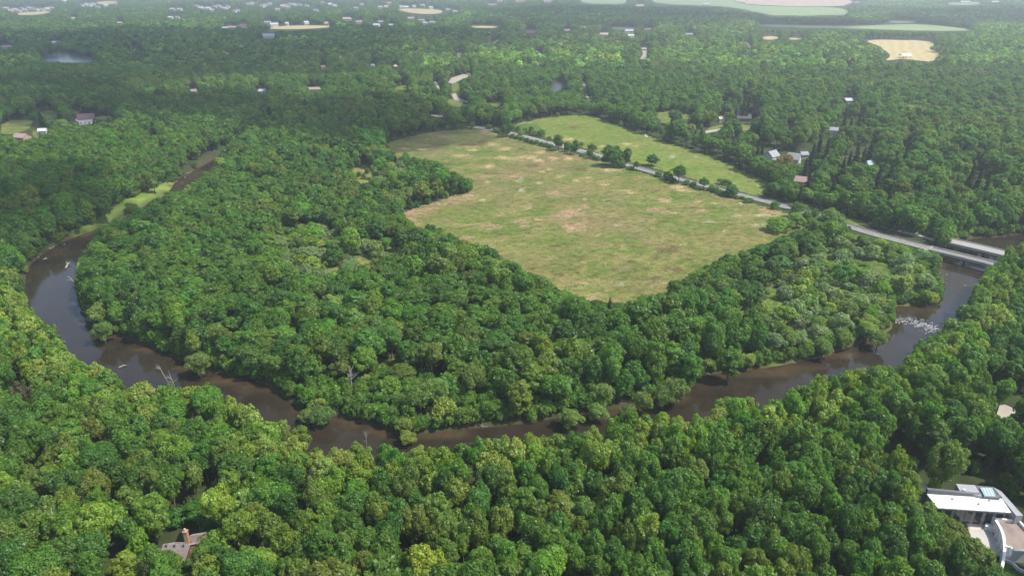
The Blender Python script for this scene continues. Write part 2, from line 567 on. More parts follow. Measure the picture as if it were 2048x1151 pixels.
def water_mat(name, deep, ripple=.35, rough=.06):
    m, t = new_mat(name)
    N = NT(t)
    pos = N.pos()
    shal = N.attr('shallow')
    nz = N.noise(pos, .10, 5, .6, .6)
    bed = N.ramp(nz, [(.3, tuple(v * .8 for v in deep)), (.7, tuple(v * 1.25 for v in deep))])
    sand = N.ramp(N.noise(pos, .35, 5, .65, .5), [(.3, (.048, .034, .018)), (.7, (.092, .062, .033))])
    c = N.mix(shal, bed, sand)
    mp = N.n('ShaderNodeMapping')
    mp.inputs['Scale'].default_value = (.55, .9, 1)
    N.l(pos, mp.inputs[0])
    rp = N.noise(mp.outputs[0], .9, 4, .65, .8)
    bmp = N.n('ShaderNodeBump', i_Strength=ripple, i_Distance=.05)
    N.l(rp, bmp.inputs['Height'])
    p = N.n('ShaderNodeBsdfPrincipled', i_Roughness=rough, i_IOR=1.33)
    p.inputs['Specular IOR Level'].default_value = .5
    N.l(c, p.inputs['Base Color'])
    N.l(bmp.outputs[0], p.inputs['Normal'])
    N.out(p.outputs[0])
    return m


WATER = water_mat('river_water', (.027, .0205, .013))
POND_M = water_mat('pond_water', (.085, .10, .115), .7, .22)  # base colour raised to blue-grey: sky reflection painted into pond and lake
SHOALS = [(640, 838, 40, 10), (700, 842, 55, 12), (780, 862, 60, 12), (860, 868, 50, 9), (900, 866, 60, 8), (1330, 800, 60, 9), (1250, 818, 60, 9), (1180, 832, 60, 8), (1420, 762, 40, 12), (1470, 750, 50, 6), (1540, 745, 60, 9), (1600, 735, 60, 8), (1680, 709, 50, 6), (1730, 690, 40, 8), (1765, 674, 25, 7),
          (1815, 620, 28, 9), (1845, 620, 22, 8), (1858, 620, 30, 6), (600, 822, 30, 12), (520, 775, 60, 14), (450, 760, 50, 12), (380, 735, 40, 8), (300, 700, 40, 7), (240, 674, 30, 6), (170, 640, 14, 14), (395, 350, 40, 14), (370, 372, 30, 12), (1940, 490, 30, 10), (100, 505, 60, 12), (170, 470, 40, 8), (1886, 525, 8, 12), (1880, 545, 10, 14)]


def water_sheet(name, ring, z, mat, step, shoals=()):
    lo, hi = ring.min(0) - 6, ring.max(0) + 6
    xs, ys = np.arange(lo[0], hi[0] + step, step), np.arange(lo[1], hi[1] + step, step)
    A, B = np.meshgrid(xs, ys)
    f = grid_faces(len(xs), len(ys))
    a, b = A.ravel(), B.ravel()
    s = sdist(ring, a, b)
    f = f[s[f].min(1) < 2.0]
    used, inv = np.unique(f, return_inverse=True)
    f = inv.reshape(f.shape)
    a, b, s = a[used], b[used], s[used]
    sh = np.clip(.24 + s / 5.0, 0, .24)
    for px, py, rx, ry in shoals:
        pxs = PX(np.stack([a, b, np.full(a.shape, z)], 1))
        q = ((pxs[:, 0] - px) / rx) ** 2 + ((pxs[:, 1] - py) / ry) ** 2
        sh = np.maximum(sh, np.clip(1.05 - q, 0, .62))
    sh = np.clip(sh * (.55 + .9 * vnoise(a, b, 9, 3)), 0, 1)
    me = mk_mesh(name, np.stack([a, b, np.full(a.shape, z)], 1), f, [mat], {'shallow': ('POINT', 'FLOAT', sh)})
    return tag(link(name, me), kind='structure')


water_sheet('river', RS, WL, WATER, 2.5, SHOALS)
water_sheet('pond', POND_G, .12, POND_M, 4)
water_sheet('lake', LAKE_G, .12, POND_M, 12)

# ------------------------------------------------------------------ meadows
PATCH_TAN, PATCH_PINK, PATCH_DARK, PATCH_PALE = [], [], [], []
z5 = lambda a, b, rx, ry: (960 + a / 5.379, 220 + b / 5.379, rx / 5.379, ry / 5.379)
z6 = lambda a, b, rx, ry: (1300 + a / 5.379, 310 + b / 5.379, rx / 5.379, ry / 5.379)
z8 = lambda a, b, rx, ry: (1000 + a / 5.12, 420 + b / 5.12, rx / 5.12, ry / 5.12)
zA = lambda a, b, rx, ry: (512 + a / 4, 288 + b / 4, rx / 4, ry / 4)
PATCH_TAN += [z5(*q) for q in ((110, 375, 60, 18), (280, 420, 60, 18), (360, 525, 130, 26), (520, 505, 90, 26), (620, 540, 70, 20), (110, 612, 50, 16), (650, 455, 70, 22), (860, 712, 62, 24), (740, 640, 35, 14), (665, 665, 40, 14),
                               (1030, 757, 48, 15), (1160, 730, 45, 14), (640, 780, 40, 14), (790, 520, 60, 22), (960, 520, 60, 30), (1420, 640, 150, 30), (1540, 865, 130, 14), (1640, 890, 70, 14), (1130, 960, 70, 10), (1330, 800, 80, 10), (150, 250, 80, 30), (480, 160, 120, 25), (60, 230, 60, 30), (1580, 365, 60, 14), (950, 315, 50, 14), (1690, 390, 40, 12), (1320, 390, 60, 12), (520, 155, 60, 18))]
PATCH_TAN += [z6(*q) for q in ((350, 380, 70, 18), (300, 340, 90, 20), (170, 490, 70, 22), (520, 500, 45, 14), (690, 520, 45, 10), (810, 817, 45, 16), (370, 955, 36, 18), (410, 390, 60, 14), (60, 1040, 40, 16), (1310, 745, 30, 12), (1010, 520, 60, 18))]
PATCH_TAN += [zA(*q) for q in ((1990, 112, 60, 18), (1870, 185, 45, 10), (1620, 95, 60, 14), (1340, 45, 50, 10), (1200, 38, 50, 10), (1730, 48, 50, 12), (1860, 305, 30, 12), (1700, 420, 50, 26), (1900, 5, 60, 10))]
PATCH_PINK += [z5(*q) for q in ((510, 1050, 60, 30), (1000, 1110, 180, 36), (1850, 1080, 120, 24), (400, 712, 60, 18), (230, 1130, 50, 18), (800, 905, 90, 30), (1130, 1040, 50, 24), (1960, 960, 40, 20))]
PATCH_PINK += [z6(*q) for q in ((560, 597, 95, 20), (70, 588, 90, 20), (270, 622, 48, 18), (1300, 625, 120, 36), (1200, 585, 60, 20), (1390, 670, 60, 22), (230, 860, 40, 14))]
PATCH_PINK += [z8(*q) for q in ((200, 120, 100, 30), (270, 95, 60, 30), (430, 197, 60, 20), (230, 168, 70, 22), (640, 60, 140, 30), (800, 30, 110, 24), (960, 50, 60, 22), (740, 180, 130, 46), (830, 150, 60, 30), (720, 215, 60, 20), (1000, 255, 45, 15), (510, 500, 55, 22), (860, 745, 45, 18), (1700, 20, 60, 20), (1790, 28, 40, 16), (1260, 382, 36, 18),
                                (950, 910, 110, 36), (1190, 960, 50, 34), (1000, 860, 90, 20), (1090, 830, 40, 20), (400, 90, 60, 20), (370, 135, 40, 14), (1575, 95, 30, 14))]
PATCH_PINK += [zA(*q) for q in ((1600, 450, 110, 30), (1450, 495, 110, 34), (1270, 540, 100, 26), (1700, 415, 40, 22), (1250, 600, 60, 30), (1840, 257, 50, 10), (1880, 662, 110, 24), (1960, 567, 35, 12), (1300, 640, 60, 12), (1690, 745, 60, 20))]
PATCH_DARK += [z8(*q) for q in ((560, 372, 55, 18), (670, 350, 55, 22), (250, 200, 48, 14), (840, 480, 55, 10), (810, 512, 30, 16), (620, 658, 50, 22), (740, 612, 60, 7), (690, 640, 14, 22), (800, 640, 14, 22), (975, 678, 36, 22), (340, 600, 60, 22), (1040, 445, 28, 12), (1150, 468, 70, 15), (1180, 607, 52, 20), (1260, 635, 50, 16), (1390, 612, 52, 24), (1500, 600, 52, 20),
                                (1690, 602, 70, 28), (1820, 622, 66, 32), (1590, 705, 68, 32), (1290, 682, 70, 12), (1410, 702, 50, 18), (1330, 530, 46, 20), (1372, 378, 34, 16), (1780, 405, 90, 40), (1640, 415, 60, 18), (1580, 488, 48, 18), (2015, 570, 46, 20), (1415, 440, 40, 14), (1680, 115, 50, 16), (1390, 285, 40, 12), (10, 245, 30, 18), (280, 235, 50, 10), (1420, 825, 26, 12), (1240, 848, 20, 10))]
PATCH_DARK += [z6(*q) for q in ((610, 735, 40, 12), (800, 752, 62, 20), (640, 570, 36, 18), (120, 715, 70, 14), (310, 812, 36, 14), (1120, 697, 24, 8), (1095, 850, 34, 10), (440, 570, 90, 12), (540, 425, 40, 12), (880, 745, 40, 10), (80, 385, 36, 12), (920, 795, 50, 8), (430, 720, 30, 10))]
PATCH_DARK += [zA(*q) for q in ((1730, 6, 150, 12), (1460, 8, 90, 10), (1950, 718, 24, 14), (1400, 22, 100, 8), (1500, 160, 80, 14))]
PATCH_DARK += [z5(*q) for q in ((20, 350, 60, 30), (1080, 640, 80, 26), (560, 600, 90, 20), (440, 420, 60, 14), (1010, 185, 60, 12), (600, 330, 30, 10), (1700, 320, 50, 8))]
PATCH_PALE += [z6(*q) for q in ((1220, 645, 110, 16), (930, 655, 45, 14), (640, 715, 50, 14), (1150, 750, 60, 14), (240, 20, 36, 24), (500, 20, 36, 12), (1180, 325, 40, 12), (890, 300, 40, 12))] + [z8(*q) for q in ((1250, 765, 40, 16), (1140, 735, 40, 10), (1200, 158, 50, 16))] + [z5(*q) for q in ((440, 860, 40, 22), (490, 820, 20, 10), (30, 970, 40, 14), (430, 760, 50, 26))]


def grass_mat(name, lo, mid, hi, warm):
    m, t = new_mat(name)
    N = NT(t)
    pos = N.pos()
    mp = N.n('ShaderNodeMapping')
    mp.inputs['Rotation'].default_value = (0, 0, math.radians(-48))
    mp.inputs['Scale'].default_value = (.8, 1.1, 1)
    N.l(pos, mp.inputs[0])
    base = N.ramp(N.noise(mp.outputs[0], .055, 7, .66, .4), [(.38, lo), (.5, mid), (.62, hi)])
    base = N.mix(N.ramp(N.noise(pos, .016, 5, .6, .5), [(.42, (0, 0, 0)), (.62, (.68, .68, .68))]), base, warm)
    base = N.mix(N.ramp(N.noise(mp.outputs[0], .075, 8, .74, .8), [(.50, (0, 0, 0)), (.66, (.7, .7, .7))]), base, tuple(v * 1.15 for v in warm))
    base = N.mix(N.ramp(N.noise(mp.outputs[0], .05, 8, .72, .6), [(.54, (0, 0, 0)), (.68, (.55, .55, .55))]), base, tuple(v * .55 for v in mid))
    base = N.mix(N.ramp(N.noise(mp.outputs[0], .14, 6, .7), [(.56, (0, 0, 0)), (.74, (.6, .6, .6))]), base, (.27, .20, .09))
    base = N.mix(N.ramp(N.noise(pos, .23, 5, .7), [(.58, (0, 0, 0)), (.72, (.6, .6, .6))]), base, (.085, .12, .030))
    warp = N.math('ADD', N.math('MULTIPLY', N.noise(pos, .16, 7, .78, 1.2), .62), N.math('MULTIPLY', N.noise(pos, .75, 4, .75), .38))

    def patch(name, col, base, hard=.55):
        f = N.math('ADD', N.attr(name), N.math('MULTIPLY', N.math('SUBTRACT', warp, .5), 3.6))
        f = N.ramp(f, [(.28, (0, 0, 0)), (.62, (1, 1, 1))])
        return N.mix(N.math('MULTIPLY', f, hard), base, col)
    base = patch('pale', (.36, .38, .27), base, .6)
    base = patch('tan', N.ramp(warp, [(.3, (.34, .24, .11)), (.7, (.50, .38, .21))]), base, .8)
    base = patch('pink', N.ramp(warp, [(.3, (.25, .160, .085)), (.7, (.41, .28, .18))]), base, .8)
    base = patch('dark', N.ramp(warp, [(.3, (.070, .055, .024)), (.7, (.13, .10, .035))]), base, .85)
    fine = N.ramp(N.noise(pos, 1.4, 4, .75), [(.30, (.42, .46, .38)), (.5, (.96, .96, .96)), (.70, (1.42, 1.38, 1.3))])
    base = N.mix(1.0, base, fine, 'MULTIPLY')
    tuft = N.ramp(N.noise(mp.outputs[0], .30, 6, .82, .3), [(.36, (.50, .56, .46)), (.5, (1, 1, 1)), (.63, (1.38, 1.30, 1.22))])
    base = N.mix(1.0, base, tuft, 'MULTIPLY')
    base = N.mix(N.ramp(N.noise(pos, .035, 7, .72, .8), [(.48, (0, 0, 0)), (.62, (.6, .6, .6))]), base, N.mix(1.0, tuft, lo, 'MULTIPLY'))
    vor = N.n('ShaderNodeTexVoronoi', i_Scale=.21)
    N.l(pos, vor.inputs['Vector'])
    spot = N.math('LESS_THAN', N.math('ADD', vor.outputs['Distance'], N.math('MULTIPLY', N.noise(pos, .05, 3), .45)), .36)
    base = N.mix(N.math('MULTIPLY', spot, .55), base, (.055, .075, .024))
    p = N.n('ShaderNodeBsdfPrincipled', i_Roughness=.95)
    p.inputs['Specular IOR Level'].default_value = .1
    N.l(base, p.inputs['Base Color'])
    bmp = N.n('ShaderNodeBump', i_Strength=.7, i_Distance=.5)
    N.l(N.noise(pos, .8, 5, .7), bmp.inputs['Height'])
    N.l(bmp.outputs[0], p.inputs['Normal'])
    N.out(p.outputs[0])
    return m


def meadow(name, polys, mat, step, z=.05):
    al = np.concatenate(polys)
    lo, hi = al.min(0) - 3, al.max(0) + 3
    xs, ys = np.arange(lo[0], hi[0] + step, step), np.arange(lo[1], hi[1] + step, step)
    A, B = np.meshgrid(xs, ys)
    a, b = A.ravel(), B.ravel()
    s = np.min([sdist(p, a, b) for p in polys], 0) + 3.0 * (vnoise(a, b, 7, 5) - .5)
    s = np.maximum(s, 4.0 - line_dist(ROAD_G, a, b, False))
    s = np.maximum(s, 5.5 - sdist(RS, a, b))
    f = grid_faces(len(xs), len(ys))
    f = f[s[f].max(1) < 1.0]
    used, inv = np.unique(f, return_inverse=True)
    f = inv.reshape(f.shape)
    a, b = a[used], b[used]
    pxs = PX(np.stack([a, b, np.zeros(a.shape)], 1))
    at = {}
    for an, lst, gain in (('tan', PATCH_TAN, .75), ('pink', PATCH_PINK, .75), ('dark', PATCH_DARK, .8), ('pale', PATCH_PALE, .75)):
        v = np.zeros(a.shape)
        for px, py, rx, ry in lst:
            q = ((pxs[:, 0] - px) / rx) ** 2 + ((pxs[:, 1] - py) / ry) ** 2
            v = np.maximum(v, gain * np.exp(-q * .8))
        at[an] = ('POINT', 'FLOAT', v)
    me = mk_mesh(name, np.stack([a, b, np.full(a.shape, z)], 1), f, [mat], at)
    return tag(link(name, me), kind='structure')


M_MEADOW = grass_mat('dry_meadow', (.085, .135, .020), (.142, .168, .038), (.208, .195, .070), (.205, .150, .075))
M_MEADOW2 = grass_mat('green_meadow', (.095, .165, .022), (.145, .195, .034), (.195, .215, .054), (.165, .185, .045))
meadow('meadow', [MEADOW_G, gpoly(MEADOW, 9)], M_MEADOW, 2.0)
meadow('hay_meadow', [MEADOWR_G], M_MEADOW2, 2.5)

# far fields, lawns' gravel and drives as thin sheets
FM = {'straw': flat_mat('straw_field', (.42, .34, .165), .95, .16, .02), 'pink': flat_mat('bare_field', (.46, .32, .24), .95, .10, .01),
      'crop': flat_mat('crop_field', (.22, .29, .12), .95, .2, .008)}
m, t = new_mat('mown_straw')
N = NT(t)
pos = N.pos()
wv = N.n('ShaderNodeTexWave', i_Scale=.018, i_Distortion=6.0, i_Detail=4.0)
mp = N.n('ShaderNodeMapping')
mp.inputs['Rotation'].default_value = (0, 0, math.radians(25))
N.l(pos, mp.inputs[0])
N.l(mp.outputs[0], wv.inputs['Vector'])
c = N.mix(N.math('MULTIPLY', wv.outputs['Fac'], .6), (.40, .31, .14), (.50, .41, .22))
c = N.mix(N.ramp(N.noise(pos, .02, 5, .6), [(.45, (0, 0, 0)), (.7, (.7, .7, .7))]), c, (.36, .33, .13))
pb = N.n('ShaderNodeBsdfPrincipled', i_Roughness=.95)
N.l(c, pb.inputs['Base Color'])
N.out(pb.outputs[0])
FM['straw'] = m


def sheet(name, ring, z, mat, kind='structure'):
    bm = bmesh.new()
    bm.faces.new([bm.verts.new((float(x), float(y), z)) for x, y in ring])
    bmesh.ops.triangulate(bm, faces=bm.faces)
    bmesh.ops.recalc_face_normals(bm, faces=bm.faces)
    if bm.faces[:] and bm.faces[0].normal.z < 0:
        bmesh.ops.reverse_faces(bm, faces=bm.faces)
    me = bpy.data.meshes.new(name)
    bm.to_mesh(me)
    bm.free()
    me.materials.append(mat)
    return tag(link(name, me), kind=kind)


for i, ((poly, k), g) in enumerate(zip(FIELDS, FIELD_G)):
    sheet({'straw': 'mown_field', 'pink': 'bare_field', 'crop': 'crop_field'}[k], g, .30 + .02 * i, FM[k])
M_CLEARING = {0: grass_mat('cut_grass', (.085, .135, .022), (.135, .175, .036), (.185, .20, .06), (.15, .17, .045)),
              1: grass_mat('dry_clearing', (.10, .14, .026), (.17, .185, .045), (.23, .215, .075), (.21, .18, .065)),
              2: grass_mat('lush_clearing', (.055, .11, .016), (.085, .15, .022), (.125, .175, .034), (.10, .14, .03))}
for i, ((poly, tone), g) in enumerate(zip(LAWNS, LAWN_G)):
    sheet('grass_clearing', g, .06 + .004 * i, M_CLEARING[tone])
M_GRAVEL = flat_mat('gravel', (.35, .31, .26), .95, .18, .25)
for i, g in enumerate(GRAVEL_G):
    sheet('gravel_drive', g, .12 + .01 * i, M_GRAVEL)

# ------------------------------------------------------------------ road and bridges
M_ASPH = flat_mat('worn_asphalt', (.20, .19, .18), .9, .16, .3)
M_PATH = flat_mat('pale_path', (.34, .31, .27), .9, .14, .3)
M_CONC = flat_mat('concrete', (.42, .39, .35), .85, .18, .5, dirt=(.22, .20, .17))
M_CONC_L = flat_mat('pale_concrete', (.31, .29, .26), .8, .10, .4)
M_STEEL = flat_mat('weathered_steel', (.06, .055, .05), .7, .3, 1.0)
M_WHITE_LINE = flat_mat('road_paint', (.75, .74, .70), .7, .1, 1)

rg = ROAD_G
seg = np.hypot(*(rg[1:] - rg[:-1]).T)
cum = np.concatenate([[0], np.cumsum(seg)])


def road_at(s):
    s = float(np.clip(s, 0, cum[-1]))
    i = min(int(np.searchsorted(cum, s, 'right')) - 1, len(rg) - 2)
    f = (s - cum[i]) / seg[i]
    p = rg[i] * (1 - f) + rg[i + 1] * f
    i0, i1 = max(i - 2, 0), min(i + 3, len(rg) - 1)
    d = rg[i1] - rg[i0]
    d = d / np.hypot(*d)
    return p, d, np.array([-d[1], d[0]])     # point, along, left-hand side (away from the camera)


def road_s(px, py):
    q = P(px, py)
    ss = np.linspace(0, cum[-1], 1500)
    pp = np.array([road_at(s)[0] for s in ss])
    return float(ss[np.argmin(np.hypot(pp[:, 0] - q.x, pp[:, 1] - q.y))])


def ribbon(s0, s1, o0, o1, z0, z1, step=4.0):
    """a slab following the road between two side offsets"""
    mb = MB()
    n = max(2, int((s1 - s0) / step) + 1)
    vs, fs = [], []
    for i in range(n):
        p, d, l = road_at(s0 + (s1 - s0) * i / (n - 1))
        a, b = p + l * o0, p + l * o1
        vs += [(a[0], a[1], z0), (b[0], b[1], z0), (b[0], b[1], z1), (a[0], a[1], z1)]
    for i in range(n - 1):
        k = i * 4
        for q in range(4):
            fs.append([k + q, k + (q + 1) % 4, k + 4 + (q + 1) % 4, k + 4 + q])
    fs += [[3, 2, 1, 0], [k + 4, k + 5, k + 6, k + 7]]
    return mb.add(vs, [f[::-1] for f in fs])


sB0, sB1 = road_s(1864, 496), road_s(1996, 529)
o = ribbon(0, sB0 - .5, -4.2, .8, -.6, .16).build('road', M_ASPH)
tag(o, kind='structure')
o = ribbon(sB1 + .5, cum[-1], -4.2, .8, -.6, .16).build('road', M_ASPH)
tag(o, kind='structure')
for a, b in ((0, sB0 - .5), (sB1 + .5, cum[-1])):
    tag(ribbon(a, b, 1.5, 3.6, -.6, .20).build('path', M_PATH), kind='structure')
for off in (-3.95, .45):
    tag(ribbon(0, sB0 - .5, off, off + .16, .161, .166).build('road_marking', M_WHITE_LINE), kind='structure')
k = 0
mb = MB()
s = 4.0
while s < sB0 - 6:
    r = ribbon(s, s + 3.0, -1.76, -1.64, .161, .166, 1.5)
    mb.add(r.v, r.f)
    s += 9.0
tag(mb.build('centre_line_marking', M_WHITE_LINE), kind='structure')
# guard rail between the road and the path
gr = thing('guard_rail', 'dark low guard rail running between the road and the pale path beside the meadows', 'guard rail')
ribbon(road_s(1250, 327), sB0 - 1, 1.02, 1.12, .55, .95).build('rail', M_STEEL, gr)
mb = MB()
s = road_s(1250, 327)
while s < sB0 - 1:
    p, d, l = road_at(s)
    q = p + l * 1.20
    mb.box((q[0], q[1], .45), (.14, .14, .9), math.atan2(d[1], d[0]))
    s += 4.0
tag(mb.build('post', M_STEEL, gr), kind='stuff')


def bridge(name, label, s0, s1, o0, o1, ztop, thick, deckm, sidem, par_h, pier_fr, pier_over):
    b = thing(name, label, 'bridge')
    ribbon(s0, s1, o0 + .3, o1 - .3, ztop - thick, ztop).build('deck', deckm, b)
    for oo in (o0, o1 - .3):
        ribbon(s0, s1, oo, oo + .3, ztop - thick - .15, ztop + par_h).build('parapet', sidem, b)
    for fr in (.08, .36, .64, .92):
        oo = o0 + (o1 - o0) * fr
        ribbon(s0 + .4, s1 - .4, oo - .22, oo + .22, ztop - thick - .85, ztop - thick + .02).build('girder', M_STEEL, b)
    # abutments
    for s, sg in ((s0, -1), (s1, 1)):
        p, d, l = road_at(s + sg * 1.0)
        c = p + l * (o0 + o1) / 2
        MB().box((c[0], c[1], (ztop - 5.2) / 2 - .05), (2.2, o1 - o0 + .8, ztop + 5.0 - .1), math.atan2(d[1], d[0])).build('abutment', M_CONC, b)
        for e in (o0 - .55, o1 + .55):
            q = p + l * e + d * sg * 1.8
            MB().box((q[0], q[1], -2.3), (5.5, .5, 4.6), math.atan2(d[1], d[0])).build('wing_wall', M_CONC, b)
    for f in pier_fr:
        p, d, l = road_at(s0 + (s1 - s0) * f)
        c = p + l * (o0 + o1) / 2
        MB().box((c[0], c[1], (ztop - thick - .87 - 5.4) / 2), (1.3, o1 - o0 + pier_over, ztop - thick - .87 + 5.4), math.atan2(d[1], d[0])).build('pier', M_CONC_L, b)
    return b


nb = bridge('road_bridge', 'long grey concrete bridge with low parapets carrying the meadow road over the river', sB0, sB1, -4.9, 1.4, .25, .55, M_ASPH, M_CONC, .55, (.52,), 1.4)
# the second bridge crosses further upstream, parallel to the first
fb = bridge('footbridge', 'pale newer bridge with white sides just upstream of the grey road bridge', sB0 - 4, sB1 + 6, 11.5, 20.0, .75, .6, M_CONC_L, flat_mat('white_parapet', (.38, .37, .35), .7, .08, .5), .45, (.55,), .6)
for a, b in ((sB0 - 40, sB0 - 5.2), (sB1 + 7.2, sB1 + 40)):
    tag(ribbon(a, b, 12.2, 19.4, -.6, .5).build('path', M_PATH), kind='structure')

# ------------------------------------------------------------------ houses
M_GLASS, t = new_mat('window_glass')
N = NT(t)
pb = N.n('ShaderNodeBsdfPrincipled', i_Roughness=.05)
pb.inputs['Base Color'].default_value = (.03, .04, .05, 1)
pb.inputs['Specular IOR Level'].default_value = .9
N.l(N.ramp(N.noise(N.objco(), 1.5, 2), [(.3, (.015, .02, .025)), (.7, (.06, .075, .09))]), pb.inputs['Base Color'])
N.out(pb.outputs[0])
WALLM = {'white': flat_mat('white_siding', (.56, .56, .54), .7, .08, 1.5), 'cream': flat_mat('cream_siding', (.58, .50, .38), .8, .1, 1.5), 'red': flat_mat('red_boards', (.26, .085, .06), .85, .2, 1.5),
         'grey': flat_mat('grey_siding', (.38, .39, .40), .8, .1, 1.5), 'tan': flat_mat('tan_brick', (.42, .30, .22), .85, .15, 1.5), 'brown': flat_mat('brown_boards', (.20, .12, .075), .85, .2, 1.5)}
ROOFM = {'grey': stripe_mat('grey_shingles', (.30, .30, .31), (.2, .2, .21), 3.0), 'dark': stripe_mat('dark_shingles', (.085, .08, .085), (.05, .05, .05), 3.0), 'brown': stripe_mat('brown_shingles', (.40, .32, .28), (.27, .21, .18), 2.6),
         'maroon': stripe_mat('maroon_shingles', (.17, .085, .095), (.10, .05, .06), 3.0), 'pink': stripe_mat('rose_shingles', (.34, .24, .215), (.3, .2, .18), 3.0), 'white': flat_mat('white_roof', (.78, .78, .77), .6, .05, .3), 'offwhite': flat_mat('weathered_white_roof', (.50, .50, .49), .7, .12, .3),
         'teal': stripe_mat('pale_teal_metal', (.30, .42, .42), (.30, .44, .45), 2.0), 'tan': stripe_mat('tan_shingles', (.46, .38, .28), (.33, .26, .19), 3.0), 'metal': flat_mat('pale_metal_roof', (.40, .42, .44), .6, .08, .3)}
CLEAR = []          # (x, y, radius, top of the thing) where no tree may stand
HOUSES = []


def gable_wall_roof(w, d, h, rh, over=.5):
    """wall body with gables along x, and a thick pitched roof"""
    wm, rm = MB(), MB()
    x, y = w / 2, d / 2
    wm.add([(-x, -y, -.3), (x, -y, -.3), (x, y, -.3), (-x, y, -.3), (-x, -y, h), (x, -y, h), (x, y, h), (-x, y, h), (-x, 0, h + rh - .12), (x, 0, h + rh - .12)],
           [[3, 2, 1, 0], [0, 1, 5, 4], [2, 3, 7, 6], [1, 2, 6, 9, 5], [3, 0, 4, 8, 7], [4, 5, 9, 8], [6, 7, 8, 9]])
    xo, yo = x + over, y + over
    drop = rh * over / y
    tk = .22
    prof = [(-yo, h - drop), (0, h + rh), (yo, h - drop), (yo, h - drop + tk), (0, h + rh + tk), (-yo, h - drop + tk)]
    vs = [(sx * xo, a, b + .02) for sx in (-1, 1) for a, b in prof]
    rm.add(vs, [[0, 1, 4, 5][::-1], [1, 2, 3, 4][::-1], [6, 7, 10, 11], [7, 8, 9, 10], [0, 6, 7, 1][::-1], [1, 7, 8, 2][::-1], [2, 8, 9, 3][::-1], [3, 9, 10, 4][::-1], [4, 10, 11, 5][::-1], [5, 11, 6, 0][::-1]])
    return wm, rm


def house(name, label, px, py, w, d, h, rh, rz, wall, roof, cat='house', zaim=None, group=None, detail=0, clear=1.0, chimney=False):
    """px, py: where the middle of the house shows in the photo, at height zaim"""
    za = h * .8 if zaim is None else zaim
    c = P(px, py, za)
    roof = 'offwhite' if roof == 'white' and name != 'modern_house' else roof
    t = thing(name, label, cat, (c.x, c.y, 0), math.radians(rz), group)
    wm, rm = gable_wall_roof(w, d, h, rh)
    wm.build('wall', WALLM[wall], t)
    ro = rm.build('roof', ROOFM[roof], t)
    if chimney:
        MB().box((w * .22, d * .12, h + rh + .3), (.9, .7, 2.0)).build('chimney', WALLM['tan'], ro)
    if detail:
        n = max(2, int(w / 3))
        for sy in (-1, 1):
            for i in range(n):
                x = -w / 2 + w * (i + .5) / n
                for fl in range(max(1, int(h / 2.7))):
                    f = MB().box((x, sy * (d / 2 + .03), 1.5 + 2.6 * fl), (1.25, .10, 1.4)).build('window', WALLM['white'], t)
                    MB().box((x, sy * (d / 2 + .075), 1.5 + 2.6 * fl), (1.0, .06, 1.15)).build('pane', M_GLASS, f)
        for sx in (-1, 1):
            f = MB().box((sx * (w / 2 + .03), 0, 1.5 if h < 5 else 4.2), (.10, 1.25, 1.4)).build('window', WALLM['white'], t)
            MB().box((sx * (w / 2 + .075), 0, 1.5 if h < 5 else 4.2), (.06, 1.0, 1.15)).build('pane', M_GLASS, f)
        dr = MB().box((w * .1, -d / 2 - .05, .95), (1.0, .12, 2.1)).build('door', WALLM['brown'], t)
        MB().box((w * .1 + .38, -d / 2 - .14, .95), (.08, .08, .08)).build('handle', M_STEEL, dr)
    CLEAR.append((c.x, c.y, max(w, d) * .5 * clear + .5, h + rh * .5))
    HOUSES.append((px, py, label))
    cr_, sr_ = math.cos(math.radians(rz)), math.sin(math.radians(rz))
    bx_ = PX([(c.x + sx * w / 2 * cr_ - sy * d / 2 * sr_, c.y + sx * w / 2 * sr_ + sy * d / 2 * cr_, zz) for sx in (-.85, .85) for sy in (-.9, .9) for zz in (h * (.45 if detail else .75), h + rh * .9)])
    a0, a1 = bx_[:, :2].min(0), bx_[:, :2].max(0)
    VIS.append([(a0[0], a0[1] - 1), (a1[0], a0[1] - 1), (a1[0], a1[1]), (a0[0], a1[1])])
    return t


# farmhouse group on the left
fh = house('farmhouse', 'white two storey farmhouse with maroon roof beside the small hay field', 172, 236, 13, 8, 5.2, 3.4, 32, 'white', 'maroon', zaim=5, detail=1)
house('garden_shed', 'tiny white shed on the lawn below the yellow round tree', 86, 263, 6, 5, 3.0, 1.6, 10, 'white', 'white', cat='shed', zaim=2)
house('ranch_house', 'low house with pinkish roof hidden among trees at the far left edge', 43, 271, 10, 8, 3.2, 2.4, -12, 'tan', 'pink', zaim=4)
# houses in the wooded plots right of the green meadow
house('ranch_house', 'long low ranch house with dark hipped roof on an open lawn', 1487, 236, 12, 8, 3.2, 1.4, -8, 'brown', 'dark', zaim=3, detail=1)
house('cottage', 'small dark roofed wing standing just right of the long ranch house', 1503, 232, 7.5, 7, 3.2, 1.5, 8, 'brown', 'dark', zaim=3.5)
house('gabled_house', 'white house with pale grey gabled roof beside the orange leaved trees', 1544, 305, 9, 7, 4.6, 3.2, 40, 'white', 'grey', zaim=6.5, detail=1)
house('gabled_house', 'white house with steep grey roof behind the orange leaved trees', 1589, 312, 8, 7, 4.6, 3.4, -35, 'white', 'grey', zaim=6, detail=1)
house('barn', 'small barn with pale teal metal roof among tall dark conifers', 1738, 324, 5, 4, 4.0, 2.0, 25, 'white', 'teal', cat='barn', zaim=5)
house('bungalow', 'pinkish roofed bungalow half hidden in trees above the road bend', 1604, 357, 7.5, 7, 3.4, 2.4, -30, 'cream', 'pink', zaim=4.5)
house('bungalow', 'pale grey roofed bungalow alone in the woods at upper right', 1697, 197, 9, 7, 3.4, 2.0, 12, 'grey', 'metal', zaim=5)
